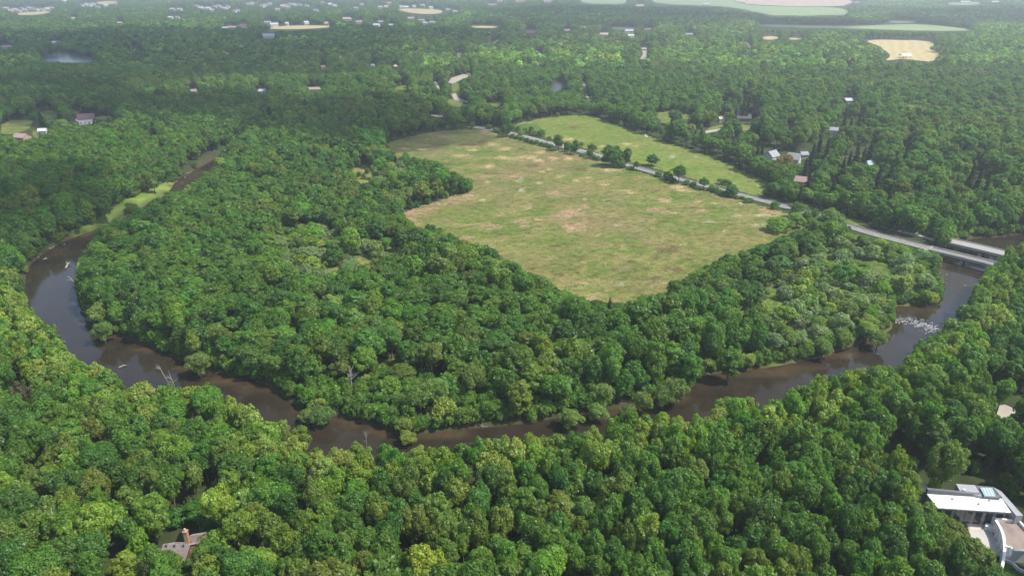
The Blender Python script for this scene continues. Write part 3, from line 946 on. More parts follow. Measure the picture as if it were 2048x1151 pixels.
house('bungalow', 'small grey roofed bungalow between tall conifers right of the ranch house', 1668, 258, 6, 6, 3.4, 2.0, -20, 'white', 'grey', zaim=4)
house('cottage', 'pale cottage in the trees below the long ranch house lawn', 1442, 237, 5, 4.5, 3.0, 1.6, 15, 'white', 'tan', zaim=3)
house('cottage', 'cream cottage deep in the trees near the far bridge', 1757, 374, 5, 4, 3.0, 1.6, 10, 'cream', 'tan', zaim=3.5)
house('cottage', 'grey cottage behind trees right of the orange leaved trees', 1608, 305, 5, 4, 3.0, 1.6, 10, 'grey', 'grey', zaim=4)
house('cottage', 'tan cottage just upstream above the two bridges', 1826, 385, 5, 4, 3.0, 1.8, -20, 'cream', 'tan', zaim=3.5)
# white shelter on the mown field
c = P(1810, 113, 2.5)
t = thing('hay_shelter', 'small white roofed shelter alone on the mown straw field', 'shelter', (c.x, c.y, .3), math.radians(8))
_, rm = gable_wall_roof(15, 12, 4.2, 2.2)
rm.build('roof', ROOFM['white'], t)
for sx in (-1, 1):
    for sy in (-1, 1):
        MB().box((sx * 6.6, sy * 5.2, 2.0), (.4, .4, 4.6)).build('post', WALLM['brown'], t)
CLEAR.append((c.x, c.y, 12, 5))

# middle distance and far houses: px, py, width (m), depth, wall h, roof h, angle, wall, roof, label, cat
FAR = [
    (537, 73, 30, 16, 7, 7, 25, 'white', 'metal', 'large white many gabled house standing alone in dark woods', 'house'),
    (627, 178, 26, 12, 4, 3, 4, 'cream', 'pink', 'wide cream house with rose roof in the sunlit woods', 'house'),
    (526, 182, 14, 10, 4, 3, -14, 'white', 'metal', 'white roofed house just left of the wide rose roofed house', 'house'),
    (646, 134, 9, 8, 4, 3, 20, 'white', 'pink', 'small pale house above the wide rose roofed house', 'house'),
    (746, 131, 8, 7, 4, 3, 0, 'white', 'metal', 'small white house in sunlit trees left of the car park', 'house'),
    (790, 134, 11, 8, 4, 4, 60, 'tan', 'tan', 'tan gabled house with pale drive left of the car park', 'house'),
    (1061, 66, 26, 14, 7, 6, 6, 'red', 'maroon', 'red barn rising above the woods at top centre', 'barn'),
    (1209, 69, 24, 12, 5, 4, -6, 'white', 'tan', 'tan and white farmhouse right of the red barn', 'house'),
    (1258, 62, 24, 12, 6, 4, 0, 'white', 'metal', 'white house with pale blue roof at the edge of a small crop field', 'house'),
    (1261, 71, 18, 10, 4, 3, 20, 'white', 'white', 'white garage just below the pale blue roofed house', 'garage'),
    (1296, 59, 22, 12, 4, 3, 0, 'cream', 'tan', 'low cream house right of the pale blue roofed house', 'house'),
    (1134, 61, 16, 10, 5, 3, 0, 'tan', 'pink', 'rose roofed house between the red barn and the tan farmhouse', 'house'),
    (1378, 69, 20, 10, 4, 3, 0, 'grey', 'grey', 'grey house at the wood edge left of the lane end', 'house'),
    (1287, 98, 16, 9, 4, 3, 14, 'tan', 'grey', 'grey roofed house above the bare tan track in the woods', 'house'),
    (1412, 9, 30, 14, 6, 4, 0, 'white', 'white', 'white barn beside the far green crop field', 'barn'),
    (1280, 12, 34, 16, 6, 5, 0, 'cream', 'tan', 'tan barn at the corner of the far green crop field', 'barn'),
    (753, 50, 20, 13, 5, 4, -10, 'white', 'white', 'bright white barn at the edge of the dark woods', 'barn'),
    (763, 44, 22, 12, 5, 4, 0, 'grey', 'grey', 'grey roofed house just behind the bright white barn', 'house'),
    (783, 50, 16, 10, 4, 3, 0, 'white', 'metal', 'pale shed right of the bright white barn', 'shed'),
    (718, 44, 22, 12, 6, 4, 20, 'tan', 'pink', 'rose roofed house left of the bright white barn', 'house'),
    (694, 38, 24, 12, 5, 4, 0, 'cream', 'tan', 'cream house above the rose roofed house near the white barn', 'house'),
    (843, 41, 22, 12, 5, 4, 0, 'white', 'pink', 'rose roofed house, leftmost of the row above the dark woods', 'house'),
    (822, 37, 20, 12, 5, 4, 10, 'tan', 'grey', 'tan house behind the row above the dark woods', 'house'),
    (865, 45, 20, 11, 5, 4, -10, 'white', 'grey', 'white house, rightmost of the row above the dark woods', 'house'),
    (850, 46, 16, 10, 5, 3, 0, 'white', 'metal', 'small white house in the middle of the row above the dark woods', 'house'),
    (548, 49, 26, 12, 6, 5, 30, 'white', 'metal', 'long white house at the left end of the narrow straw field', 'house'),
    (535, 45, 22, 12, 6, 4, 0, 'white', 'grey', 'white house just behind the long white house by the straw field', 'house'),
    (574, 47, 10, 8, 7, 4, 0, 'white', 'white', 'narrow tall white house above the straw field', 'house'),
    (612, 45, 18, 10, 6, 4, 50, 'white', 'white', 'white gabled house above the right end of the straw field', 'house'),
    (653, 47, 12, 9, 6, 5, 0, 'tan', 'tan', 'tan narrow house at the right end of the straw field', 'house'),
    (464, 55, 26, 13, 5, 4, 0, 'tan', 'pink', 'rose roofed house in the middle of the row in dark woods', 'house'),
    (450, 56, 18, 10, 4, 3, 0, 'white', 'metal', 'pale roofed house at the left end of the row in dark woods', 'house'),
    (487, 52, 24, 12, 5, 4, 10, 'grey', 'maroon', 'maroon roofed house at the right end of the row in dark woods', 'house'),
    (112, 85, 18, 11, 5, 3, 8, 'white', 'metal', 'white house in dark woods above the lake', 'house'),
    (14, 94, 22, 12, 4, 3, 0, 'cream', 'pink', 'rose roofed house at the left edge near the lake', 'house'),
    (273, 100, 9, 9, 6, 3, 0, 'white', 'white', 'small white house in dark woods right of the lake', 'house'),
    (388, 182, 10, 8, 5, 3, 0, 'tan', 'pink', 'tan house peeping out of the dark woods', 'house'),
    (147, 37, 12, 9, 5, 3, 0, 'tan', 'tan', 'small tan house below the water tower', 'house'),
    (341, 35, 14, 10, 5, 3, 0, 'white', 'white', 'small white house at the top of the dark woods', 'house'),
    (240, 46, 16, 10, 4, 3, 0, 'cream', 'tan', 'cream house in a sunlit clearing of the upper woods', 'house'),
    (355, 35, 12, 9, 5, 3, 0, 'cream', 'pink', 'rose roofed house next to the small white house', 'house'),
    (985, 10, 40, 18, 7, 4, 0, 'cream', 'pink', 'long rose roofed building on the horizon above the meadow', 'building'),
    (1000, 3, 30, 18, 7, 4, 0, 'tan', 'pink', 'rose roofed building behind the long building on the horizon', 'building'),
    (1040, 3, 50, 20, 9, 4, 0, 'tan', 'pink', 'large rose roofed building at the top of the photo', 'building'),
    (1095, 3, 40, 18, 8, 4, 0, 'white', 'pink', 'pale building right of the large rose roofed building', 'building'),
    (1930, 4, 46, 18, 7, 4, 0, 'white', 'white', 'long white farm building at the top right fields', 'barn'),
    (1990, 4, 36, 16, 6, 4, 0, 'white', 'white', 'white farm building furthest right at the top', 'barn'),
    (1714, 6, 30, 16, 7, 4, 0, 'red', 'pink', 'red farm building at the right end of the bare field', 'barn'),
]
for (px, py, w, d, h, rh, rz, wl, rf, lab, cat) in FAR:
    k_ = .62 if py > 95 else .8 if py > 40 else 1
    w, d, h, rh = w * k_, d * k_, h * k_ ** .5, rh * k_
    big = py > 40
    house({'house': 'house', 'barn': 'barn', 'garage': 'garage', 'shed': 'shed', 'building': 'long_building'}[cat], lab, px, py, w, d, h, rh, rz, wl, rf, cat, zaim=h, clear=1.15, detail=0, chimney=(cat == 'house' and py > 60))
# rows of distant town houses, a few pixels each
TOWN = [(12, 17), (22, 22), (30, 19), (38, 22), (44, 17), (50, 21), (58, 16), (66, 18), (74, 19), (85, 20), (95, 18), (104, 17), (165, 12), (173, 10), (180, 12), (186, 9), (196, 15), (212, 12), (231, 8),
        (345, 19), (360, 20), (394, 13), (402, 16), (409, 18), (417, 17), (424, 21), (430, 14), (438, 13), (444, 16), (452, 18), (456, 14), (470, 23), (476, 22), (497, 9), (505, 8), (524, 13), (531, 12), (540, 9), (555, 19), (565, 12), (572, 11), (576, 15), (582, 9), (590, 10), (600, 11), (614, 12),
        (632, 22), (645, 6), (660, 9), (670, 12), (712, 17), (724, 10), (760, 15), (772, 14), (778, 7), (802, 14), (812, 15), (828, 13), (846, 12), (862, 16), (896, 20), (910, 24)]
for i, (px, py) in enumerate(TOWN):
    r = random.Random(i)
    c = P(px, py, 5)
    sc = (c.y / 3000.0) ** .5
    house('town_house', 'tiny pale house in the distant town strung along the top left of the photo', px, py, r.uniform(13, 20) * sc, r.uniform(10, 13) * sc, r.uniform(5, 7) * sc, r.uniform(3, 5) * sc, r.uniform(-30, 30),
          r.choice(['white', 'white', 'cream', 'tan', 'grey']), r.choice(['grey', 'pink', 'tan', 'metal', 'pink', 'white']), zaim=5, clear=1.2, group='tiny houses of the distant town')
# water tower
c = P(131, 16, 0)
t = thing('water_tower', 'white round water tower standing above the distant town', 'water tower', (c.x, c.y, 0))
bm = bmesh.new()
bmesh.ops.create_uvsphere(bm, u_segments=20, v_segments=12, radius=11)
bmesh.ops.scale(bm, vec=(1, 1, .8), verts=bm.verts)
bmesh.ops.translate(bm, vec=(0, 0, 30), verts=bm.verts)
me = bpy.data.meshes.new('tank')
bm.to_mesh(me)
bm.free()
me.materials.append(ROOFM['white'])
link('tank', me, t)
MB().tube([(0, 0, 0), (0, 0, 4), (0, 0, 24)], [4.5, 2.6, 2.6], 10).build('pedestal', ROOFM['white'], t)
CLEAR.append((c.x, c.y, 30, 10))

# ------------------------------------------------------------------ the modern house, bottom right
def zm(a, b, z):
    return P(1808 + a / 5.454, 940 + b / 5.454, z)


def ring_m(pts, z):
    return [zm(a, b, z) for a, b in pts]


M_DARKBAND = flat_mat('dark_fascia', (.13, .13, .14), .6, .12, 1)
M_GREYROOF = flat_mat('grey_membrane', (.33, .335, .35), .85, .10, .5, dirt=(.26, .26, .27))
M_GRAVROOF = flat_mat('brown_gravel', (.27, .215, .18), .95, .22, .35, dirt=(.17, .14, .12))
M_WHITEWALL = flat_mat('white_render', (.80, .80, .79), .7, .06, .6)
M_STONE = flat_mat('stone_cladding', (.36, .33, .28), .9, .4, 1.2, dirt=(.16, .15, .13))
M_TERR = flat_mat('cream_paving', (.62, .56, .47), .85, .08, .8)
M_PAVE = flat_mat('grey_paving', (.45, .42, .39), .85, .08, .8)
mh = thing('modern_house', 'white flat roofed modern house with skylight and long curved white wall', 'house', zm(700, 400, 0))
mo = Vector(mh.location)


def part(name, mb, mat, parent=mh):
    o = link(name, mb.mesh(name, mat), parent)
    if parent is mh:
        o.location = -mo
    return o


ZR = 5.6
white_ring = ring_m([(250, 256), (1068, 306), (1168, 458), (368, 406)], ZR)
part('white_roof', MB().prism(white_ring, ZR - .35, ZR), ROOFM['white'])
A, B, C_, D = white_ring
for k in range(1, 12):      # standing seams and a gutter
    p0, p1 = A.lerp(B, k / 12), D.lerp(C_, k / 12)
    sv = (B - A).normalized() * .035
    part('roof_seam', MB().prism([p0 - sv, p0 + sv, p1 + sv, p1 - sv], ZR - .01, ZR + .06), ROOFM['white'])
gd = (D - A).normalized() * .14
part('gutter', MB().prism([D + gd * .05, C_ + gd * .05, C_ + gd, D + gd], ZR - .32, ZR - .12), M_DARKBAND)
for f_, g_ in ((.3, .3), (.62, .55), (.8, .25)):
    pv_ = A.lerp(B, f_).lerp(D.lerp(C_, f_), g_)
    part('roof_vent', MB().box((pv_.x, pv_.y, ZR + .18), (.35, .35, .38), .3), M_GREYROOF)
u = (D - A).normalized()
wall_ring = [A + u * .3, B + u * .3, C_ - u * 1.3, D - u * 1.3]
part('wall', MB().prism(wall_ring, -.2, ZR - .36), M_STONE)
# glazing between the stone piers on the front
fa, fb_ = wall_ring[3], wall_ring[2]
e = (fb_ - fa)
n_out = u
for i in range(7):
    a, b = fa + e * ((i + .18) / 7), fa + e * ((i + .82) / 7)
    w = part('window', MB().prism([a + n_out * .01, b + n_out * .01, b + n_out * .09, a + n_out * .09], .5, 4.2), M_GLASS)
    MB().prism([a + n_out * .10, a + n_out * .14 + (b - a) * .04, b + n_out * .14, b + n_out * .10], 4.2, 4.4).build('frame', M_WHITEWALL, w)
part('clerestory', MB().prism([A - u * .05, B - u * .05, B - u * .75, A - u * .75], 0, [ZR + 1.25, ZR + .45, ZR + .5, ZR + 1.3]), M_DARKBAND)
ZB = 6.3
part('grey_roof', MB().prism(ring_m([(568, 145), (775, 160), (850, 282), (612, 226)], ZB), -.2, ZB), M_GREYROOF)
sk = part('skylight_curb', MB().prism(ring_m([(782, 162), (968, 178), (1046, 300), (856, 282)], ZB), -.2, ZB - .02), M_DARKBAND)
sg = ring_m([(828, 184), (962, 190), (1000, 278), (878, 274)], ZB + .35)
gl = MB().prism(sg, ZB - .02, ZB + .35).build('skylight', flat_mat('skylight_glass', (.30, .42, .42), .12, .25, .6, spec=.8), sk)
for k in range(1, 4):
    a, b = sg[0].lerp(sg[1], k / 4), sg[3].lerp(sg[2], k / 4)
    sdv = (sg[1] - sg[0]).normalized() * .05
    MB().prism([a - sdv, a + sdv, b + sdv, b - sdv], ZB + .351, ZB + .40).build('glazing_bar', M_WHITEWALL, sk)
vent = ring_m([(645, 198), (668, 200), (672, 214), (648, 212)], ZB + .5)
part('roof_vent', MB().prism(vent, ZB, ZB + .5), ROOFM['white'])
part('side_roof', MB().prism(ring_m([(972, 180), (1060, 225), (1300, 490), (1225, 492), (1072, 304)], 5.2), -.2, 5.2), M_GREYROOF)
part('garage_roof', MB().prism(ring_m([(130, 128), (240, 129), (292, 212), (236, 236), (170, 190)], 5.0), -.2, 5.0), M_GREYROOF)
part('terrace', MB().prism(ring_m([(560, 470), (905, 492), (925, 600), (690, 590)], .6), -.3, .6), M_TERR)
for k in range(4):
    y0 = 596 + k * 13
    part('step', MB().prism(ring_m([(690, y0 - 14), (926 + k * 4, y0 - 8), (930 + k * 4, y0 + 14), (720, y0 + 8)], .5 - .1 * k), -.3, .5 - .1 * k), M_TERR)
part('lower_terrace', MB().prism(ring_m([(700, 636), (938, 646), (1062, 800), (1062, 930), (990, 940), (760, 800)], .12), -.3, .12), M_PAVE)
part('planter', MB().prism(ring_m([(715, 486), (750, 490), (762, 516), (728, 512)], 1.2), .2, 1.2), M_WHITEWALL)
part('parapet_stub', MB().prism(ring_m([(884, 574), (950, 580), (968, 616), (890, 606)], 1.3), -.2, 1.3), M_WHITEWALL)
# curved wall
arc_px = [(936, 452), (985, 516), (1038, 592), (1078, 676), (1097, 770), (1100, 860), (1092, 960), (1070, 1075)]
arc = [zm(a, b, 3.0) for a, b in arc_px]
arc = [Vector((x, y, 0)) for x, y in smooth_ring(arc, 2, closed=False)]
tops = [3.0 if i < len(arc) * .75 else 3.0 - 1.2 * (i - len(arc) * .75) / (len(arc) * .25) for i in range(len(arc))]
mb = MB()
vs, fs = [], []
for i, p in enumerate(arc):
    d = (arc[min(i + 1, len(arc) - 1)] - arc[max(i - 1, 0)]).normalized()
    l = Vector((-d.y, d.x, 0)) * .28
    vs += [p - l + Vector((0, 0, -.3)), p + l + Vector((0, 0, -.3)), p + l + Vector((0, 0, tops[i])), p - l + Vector((0, 0, tops[i]))]
for i in range(len(arc) - 1):
    for q in range(4):
        fs.append([i * 4 + q, i * 4 + (q + 1) % 4, i * 4 + 4 + (q + 1) % 4, i * 4 + 4 + q])
fs += [[3, 2, 1, 0], [len(vs) - 4 + q for q in range(4)]]
part('curved_wall', mb.add(vs, fs), M_WHITEWALL)
for i in range(4, len(arc) - 8, 4):
    d = (arc[i + 1] - arc[i - 1]).normalized()
    l = Vector((d.y, -d.x, 0))
    l = l if l.x < 0 else -l
    a = arc[i] + l * .30
    part('buttress', MB().prism([a - d * .08, a + d * .08, a + d * .08 + l * .75, a - d * .08 + l * .75], -.2, [2.6, 2.6, .7, .7]), M_WHITEWALL)
ZG = 2.7
court = ring_m([(1012, 546), (1252, 556), (1345, 660), (1345, 866), (1190, 862), (1118, 826), (1112, 760), (1085, 660), (1045, 592)], ZG)
part('gravel_roof', MB().prism(court, -.2, ZG), M_GRAVROOF)
part('link_roof', MB().prism(ring_m([(955, 466), (1168, 472), (1206, 528), (996, 518)], ZG), -.2, ZG - .05), M_GRAVROOF)


def wall_line(name, pts, z, th, z0=-.2):
    for a, b in zip(pts[:-1], pts[1:]):
        p, q = zm(*a, z), zm(*b, z)
        d = (q - p).normalized()
        l = Vector((-d.y, d.x, 0)) * th / 2
        part(name, MB().prism([p - l - d * .05, q - l - d * .003, q + l - d * .003, p + l - d * .05], z0, z), M_WHITEWALL)


wall_line('parapet', [(1000, 520), (1256, 544), (1345, 640)], ZG + .7, .45)
wall_line('parapet', [(1112, 824), (1166, 832), (1192, 866), (1345, 876)], ZG + .6, .4)
wall_line('garden_wall', [(1110, 880), (1140, 940), (1165, 905)], 1.6, .35)
wall_line('kerb_wall', [(1105, 965), (1190, 1000), (1250, 1060), (1330, 1100)], .8, .4)
M_LAWN = grass_mat('lawn_grass', (.06, .11, .02), (.085, .14, .026), (.11, .16, .03), (.09, .13, .03))
sheet('lawn', [zm(*q, 0)[:2] for q in ((1102, 985), (1180, 1010), (1240, 1070), (1360, 1130), (1360, 1230), (1060, 1230), (1075, 1085))], .10, M_LAWN)
VIS.append([(1850, 978), (1990, 966), (2060, 1030), (2060, 1150), (2004, 1150), (1990, 1104), (1950, 1078), (1915, 1040), (1872, 1026)])
VIS.append([(1832, 964), (1852, 964), (1862, 978), (1912, 966), (1985, 972), (2010, 985), (2030, 1010), (2056, 1036), (2056, 1140), (2012, 1151), (2004, 1138), (1994, 1114), (1990, 1098), (1966, 1088), (1950, 1066), (1924, 1034), (1880, 1022), (1864, 1000)])
VIS_LAWN = [(1340, 1100)]
CLEAR += [(zm(1150, 500, 0).x + dx_, zm(1150, 500, 0).y + dy_, 8, 3) for dx_ in (9, 17, 25) for dy_ in (-15, -8)]
CLEAR += [(P(2040, 815).x, P(2040, 815).y, 9, 1), (P(2110, 830).x, P(2110, 830).y, 8, 1)]
CLEAR += [(zm(700, 300, 0).x, zm(700, 300, 0).y, 10, 6), (zm(1150, 700, 0).x, zm(1150, 700, 0).y, 9, 3), (zm(850, 650, 0).x, zm(850, 650, 0).y, 6, 1), (zm(200, 180, 0).x, zm(200, 180, 0).y, 5, 5), (zm(350, 330, 0).x, zm(350, 330, 0).y, 7, 5)]

# ------------------------------------------------------------------ brown roofed house with brick chimney, bottom left
z3 = lambda a, b, z: P(280 + a / 9.51, 1030 + b / 9.51, z)
bh = thing('brick_chimney_house', 'brown shingled house with tall orange brick chimney among dense trees', 'house', z3(700, 650, 0))
bo = Vector(bh.location)


def partb(name, mb, mat, parent=bh):
    o = link(name, mb.mesh(name, mat), parent)
    if parent is bh:
        o.location = -bo
    return o


ZT, ZE = 7.0, 3.4
r0, r1 = z3(440, 542, ZT), z3(955, 545, ZT)
e0, e1 = z3(330, 860, ZE), z3(850, 860, ZE)
ax = (r1 - r0).normalized()
back = Vector((-ax.y, ax.x, 0))
dep = 4.4
b0, b1 = r0 + back * dep - Vector((0, 0, ZT - ZE)), r1 + back * dep - Vector((0, 0, ZT - ZE))
tk = Vector((0, 0, .22))
M_SH = stripe_mat('weathered_shingles', (.40, .325, .30), (.30, .24, .22), 2.4, axis=2, rough=.9)
partb('roof', MB().add([e0, e1, r1, r0, b0, b1, e0 - tk, e1 - tk, r1 - tk, r0 - tk, b0 - tk, b1 - tk],
                       [[0, 1, 2, 3], [3, 2, 5, 4], [6, 9, 8, 7], [9, 10, 11, 8], [0, 6, 7, 1], [4, 5, 11, 10], [0, 3, 9, 6], [3, 4, 10, 9], [1, 7, 8, 2], [2, 8, 11, 5]]), M_SH)
ins = ax * .4
mbw = MB()
ee0, ee1, bb0, bb1 = e0 + ins + back * .5, e1 - ins + back * .5, b0 + ins - back * .5, b1 - ins - back * .5
flat = lambda v, z: Vector((v.x, v.y, z))
g0, g1 = r0 + ins, r1 - ins
mbw.add([flat(ee0, -.3), flat(ee1, -.3), flat(bb1, -.3), flat(bb0, -.3), flat(ee0, ZE), flat(ee1, ZE), flat(bb1, ZE), flat(bb0, ZE), flat(g0, ZT - .3), flat(g1, ZT - .3)],
        [[3, 2, 1, 0], [0, 1, 5, 4], [2, 3, 7, 6], [1, 2, 6, 9, 5], [3, 0, 4, 8, 7], [4, 5, 9, 8], [6, 7, 8, 9]])
partb('wall', mbw, WALLM['brown'])
# rear wing
w0, w1 = z3(915, 392, ZT), z3(1180, 352, ZT)
f0, f1 = z3(1010, 545, 4.6), z3(1230, 520, 4.6)
bk = (Vector((-(w1 - w0).y, (w1 - w0).x, 0))).normalized()
h0, h1 = w0 + bk * 3.6 - Vector((0, 0, 2.6)), w1 + bk * 3.6 - Vector((0, 0, 2.6))
partb('wing_roof', MB().add([f0, f1, w1, w0, h0, h1, f0 - tk, f1 - tk, w1 - tk, w0 - tk, h0 - tk, h1 - tk],
                            [[0, 1, 2, 3], [3, 2, 5, 4], [6, 9, 8, 7], [9, 10, 11, 8], [0, 6, 7, 1], [4, 5, 11, 10], [0, 3, 9, 6], [3, 4, 10, 9], [1, 7, 8, 2], [2, 8, 11, 5]]), M_SH)
partb('wing_wall', MB().prism([flat(f0, 0) + bk * .3, flat(f1, 0) + bk * .3, flat(h1, 0) - bk * .3, flat(h0, 0) - bk * .3], -.3, 4.3), WALLM['brown'])
M_BRICK, t = new_mat('orange_brick')
N = NT(t)
br = N.n('ShaderNodeTexBrick', i_Scale=5.0)
br.inputs['Color1'].default_value = (.50, .20, .075, 1)
br.inputs['Color2'].default_value = (.40, .15, .06, 1)
br.inputs['Mortar'].default_value = (.40, .30, .22, 1)
N.l(N.objco(), br.inputs['Vector'])
pb = N.n('ShaderNodeBsdfPrincipled', i_Roughness=.9)
N.l(br.outputs[0], pb.inputs['Base Color'])
N.out(pb.outputs[0])
cb = z3(885, 520, ZT)
ch = partb('chimney', MB().box((cb.x, cb.y + .5, (ZT + 2.6) / 2 + .1), (.85, .75, ZT + 2.6), math.atan2(ax.y, ax.x)), M_BRICK)
MB().box((cb.x, cb.y + .5, ZT + 2.82), (1.05, .95, .22), math.atan2(ax.y, ax.x)).build('cap', M_BRICK, ch)
MB().tube([(cb.x, cb.y + .5, ZT + 2.93), (cb.x, cb.y + .5, ZT + 3.45)], .24, 10).build('flue', ROOFM['metal'], ch)
for a in (505, 660, 830):
    c = z3(a, 575, ZT - .35)
    partb('roof_vent', MB().box((c.x, c.y, c.z + .1), (.35, .3, .6)), M_DARKBAND)
VIS.append([(316, 1110), (326, 1083), (358, 1083), (360, 1058), (377, 1058), (382, 1067), (405, 1065), (406, 1078), (386, 1084), (374, 1095), (340, 1094), (324, 1106)])
CLEAR.append((bh.location.x, bh.location.y + 1, 5.0, 4))
CLEAR.append((w0.lerp(h1, .5).x, w0.lerp(h1, .5).y, 4, 4))

# small heap in the dry meadow and a white post at its edge
c = P(1215, 404, 0)
t = thing('brush_heap', 'small dark brush heap edged with white rubble in the dry meadow', 'heap', c)
t.scale = (.7, .7, .6)
hb = MB()
rh_ = random.Random(3)
for k in range(9):
    x_, y_ = rh_.uniform(-2.4, 2.4), rh_.uniform(-.6, .9)
    hb.tube([(x_, y_, 0), (x_ + rh_.uniform(-.4, .4), y_ + rh_.uniform(-.3, .3), rh_.uniform(.4, 1.0)), (x_ + rh_.uniform(-.9, .9), y_ + rh_.uniform(-.6, .6), rh_.uniform(.5, 1.3))], [.45, .4, .1], 6)
hb.build('brush', flat_mat('dark_brush', (.03, .045, .018), .95, .4, 2), t)
hw = MB()
for k in range(10):
    hw.box((-2.2 + k * .5, -1.0 + rh_.uniform(-.2, .2), .15), (rh_.uniform(.25, .5), rh_.uniform(.2, .4), .3), rh_.uniform(0, 3))
hw.build('rubble', ROOFM['white'], t)
c = P(858, 470, 0)
t = thing('marker_post', 'white marker post at the wood edge on the near side of the dry meadow', 'post', c)
MB().box((0, 0, .8), (.7, .5, 1.8)).build('panel', ROOFM['white'], t)
MB().box((0, .3, .5), (.14, .1, 1.2)).build('stake', BARK, t)

# ------------------------------------------------------------------ rapids, rocks and driftwood
M_FOAM = flat_mat('white_water', (.68, .70, .70), .5, .12, 2.0)
r = random.Random(11)
mb = MB()
ridge = [(1800, 640), (1822, 640), (1836, 643), (1850, 648), (1862, 653), (1872, 657), (1852, 655), (1840, 650), (1866, 662), (1832, 649), (1893, 652), (1900, 656)]
for cx, cy in ridge:
    for k in range(20 if cx < 1880 else 12):
        a, b = cx + r.gauss(0, 9), cy + r.gauss(0, 2.6)
        p = P(a, b, WL + .02 + r.uniform(.0, .02))
        ang = r.gauss(math.radians(38), .5)
        L, W = r.uniform(.4, 2.0), r.uniform(.03, .10)
        d = Vector((math.cos(ang), math.sin(ang), 0))
        l = Vector((-d.y, d.x, 0))
        ring = []
        for j in range(9):
            th = 2 * PI * j / 9
            rr = r.uniform(.65, 1.2)
            ring.append(p + d * math.cos(th) * L / 2 * rr + l * math.sin(th) * W / 2 * rr)
        mb.prism(ring, WL - .06, p.z + r.uniform(.02, .14))
tag(mb.build('foam', M_FOAM), 'white water foaming over the rock sill of the river below the bridges', 'foam', kind='stuff')


def rock_mesh(seed, s):
    bm = bmesh.new()
    bmesh.ops.create_icosphere(bm, subdivisions=2, radius=s)
    rr = random.Random(seed)
    off = [rr.uniform(0, 9) for _ in range(3)]
    for v in bm.verts:
        k = .72 + .5 * math.sin(v.co.x / s * 2.1 + off[0]) * math.sin(v.co.y / s * 2.6 + off[1]) + .18 * math.sin(v.co.z / s * 4 + off[2])
        v.co *= max(.5, k)
        v.co.z *= .6
    me = bpy.data.meshes.new('rock')
    bm.to_mesh(me)
    bm.free()
    me.materials.append(ROCK)
    return me


ROCKS = [(1790, 637, .8), (1795, 641, 1.0), (1800, 638, .7), (1804, 643, .9), (1797, 646, .8), (1791, 645, .6), (1812, 639, .6), (1861, 664, .5), (1867, 660, .6), (1850, 659, .5), (1896, 662, .9), (1902, 666, 1.0), (1890, 658, .6), (1880, 546, .45), (1893, 549, .45), (1930, 571, .5), (92, 517, .8), (88, 518, .6), (128, 488, .5), (128, 683, .5), (100, 497, .9), (82, 508, .8), (76, 515, .7), (106, 494, .8), (414, 320, .8), (378, 344, .9), (370, 355, .7), (353, 363, .6), (186, 643, .6)]
for i, (a, b, s) in enumerate(ROCKS):
    c = P(a, b, WL)
    where = ('grey rock of the sill across the river by the white water' if a > 1780 and b > 630 else 'pale rock breaking the water just below the bridges' if a > 1780 else
             'pale rock lying at the water edge of the left river bend')
    o = link('rock', rock_mesh(i, s), None, (c.x, c.y, WL + s * .12))
    o.rotation_euler = (0, 0, i * 1.3)
    tag(o, where, 'rock', 'rocks in the river: ' + where.split()[-1])


def log(name, label, a, b, wid=.3, up=0.0, nb=3, mat=LOGWOOD, seed=0):
    rr = random.Random(seed)
    p, q = P(*a, WL + .1), P(*b, WL + .1)
    q.z += up
    t = thing(name, label, 'log', p)
    q = q - p
    L = q.length
    mid = q * .5 + Vector((rr.uniform(-.06, .06) * L, rr.uniform(-.06, .06) * L, .15))
    MB().tube([(0, 0, 0), q * .25 + mid * .02, mid, q], [wid, wid * .9, wid * .75, wid * .3], 7).build('trunk', mat, t)
    for k in range(nb):
        s = q * rr.uniform(.35, .85)
        d = Vector((rr.uniform(-1, 1), rr.uniform(-1, 1), rr.uniform(.1, .9))).normalized() * L * rr.uniform(.14, .32)
        MB().tube([s, s + d * .5 + Vector((0, 0, .1)), s + d], [wid * .4, wid * .28, wid * .12], 5).build('branch', mat, t)
    return t


log('driftwood_log', 'bleached log stranded midstream in the wide left bend', (131, 536), (140, 527), .5, .8, 4, LOGWOOD, 1)
log('driftwood_log', 'small pale forked log drifting midstream before the near bank trees', (238, 734), (254, 731), .28, .3, 3, DEADWOOD, 2)
log('driftwood_log', 'long bleached log lying along the far bank at bottom centre', (925, 850), (975, 853), .26, .1, 5, DEADWOOD, 3)
log('driftwood_log', 'second bleached log crossing the long one at bottom centre', (945, 848), (978, 846), .2, .5, 3, DEADWOOD, 4)
log('driftwood_log', 'thin log reaching from the far bank into the river right of centre', (1380, 748), (1414, 752), .25, .2, 2, LOGWOOD, 5)
log('driftwood_log', 'short log angled into the water beside the thin log right of centre', (1408, 744), (1422, 750), .22, .1, 1, LOGWOOD, 6)
log('driftwood_log', 'pale log at the foot of the shrubs where the river widens', (1626, 717), (1648, 713), .25, .2, 2, DEADWOOD, 7)
log('driftwood_log', 'small log in the shallows left of the pale log by the shrubs', (1571, 724), (1592, 727), .2, .2, 2, LOGWOOD, 8)
log('driftwood_log', 'log tipped off the gravelly bank of the inner left bend', (173, 627), (162, 622), .3, .3, 2, LOGWOOD, 9)
log('driftwood_log', 'grey root mass washed up on the inner left bend', (160, 606), (153, 596), .35, .8, 5, LOGWOOD, 10)
log('driftwood_log', 'tangle of pale driftwood against the far bank below the willow', (432, 728), (462, 724), .35, .5, 5, LOGWOOD, 11)
log('driftwood_log', 'bare bleached log leaning out of the inner bank over the left bend', (158, 578), (140, 562), .26, 2.5, 4, DEADWOOD, 12)
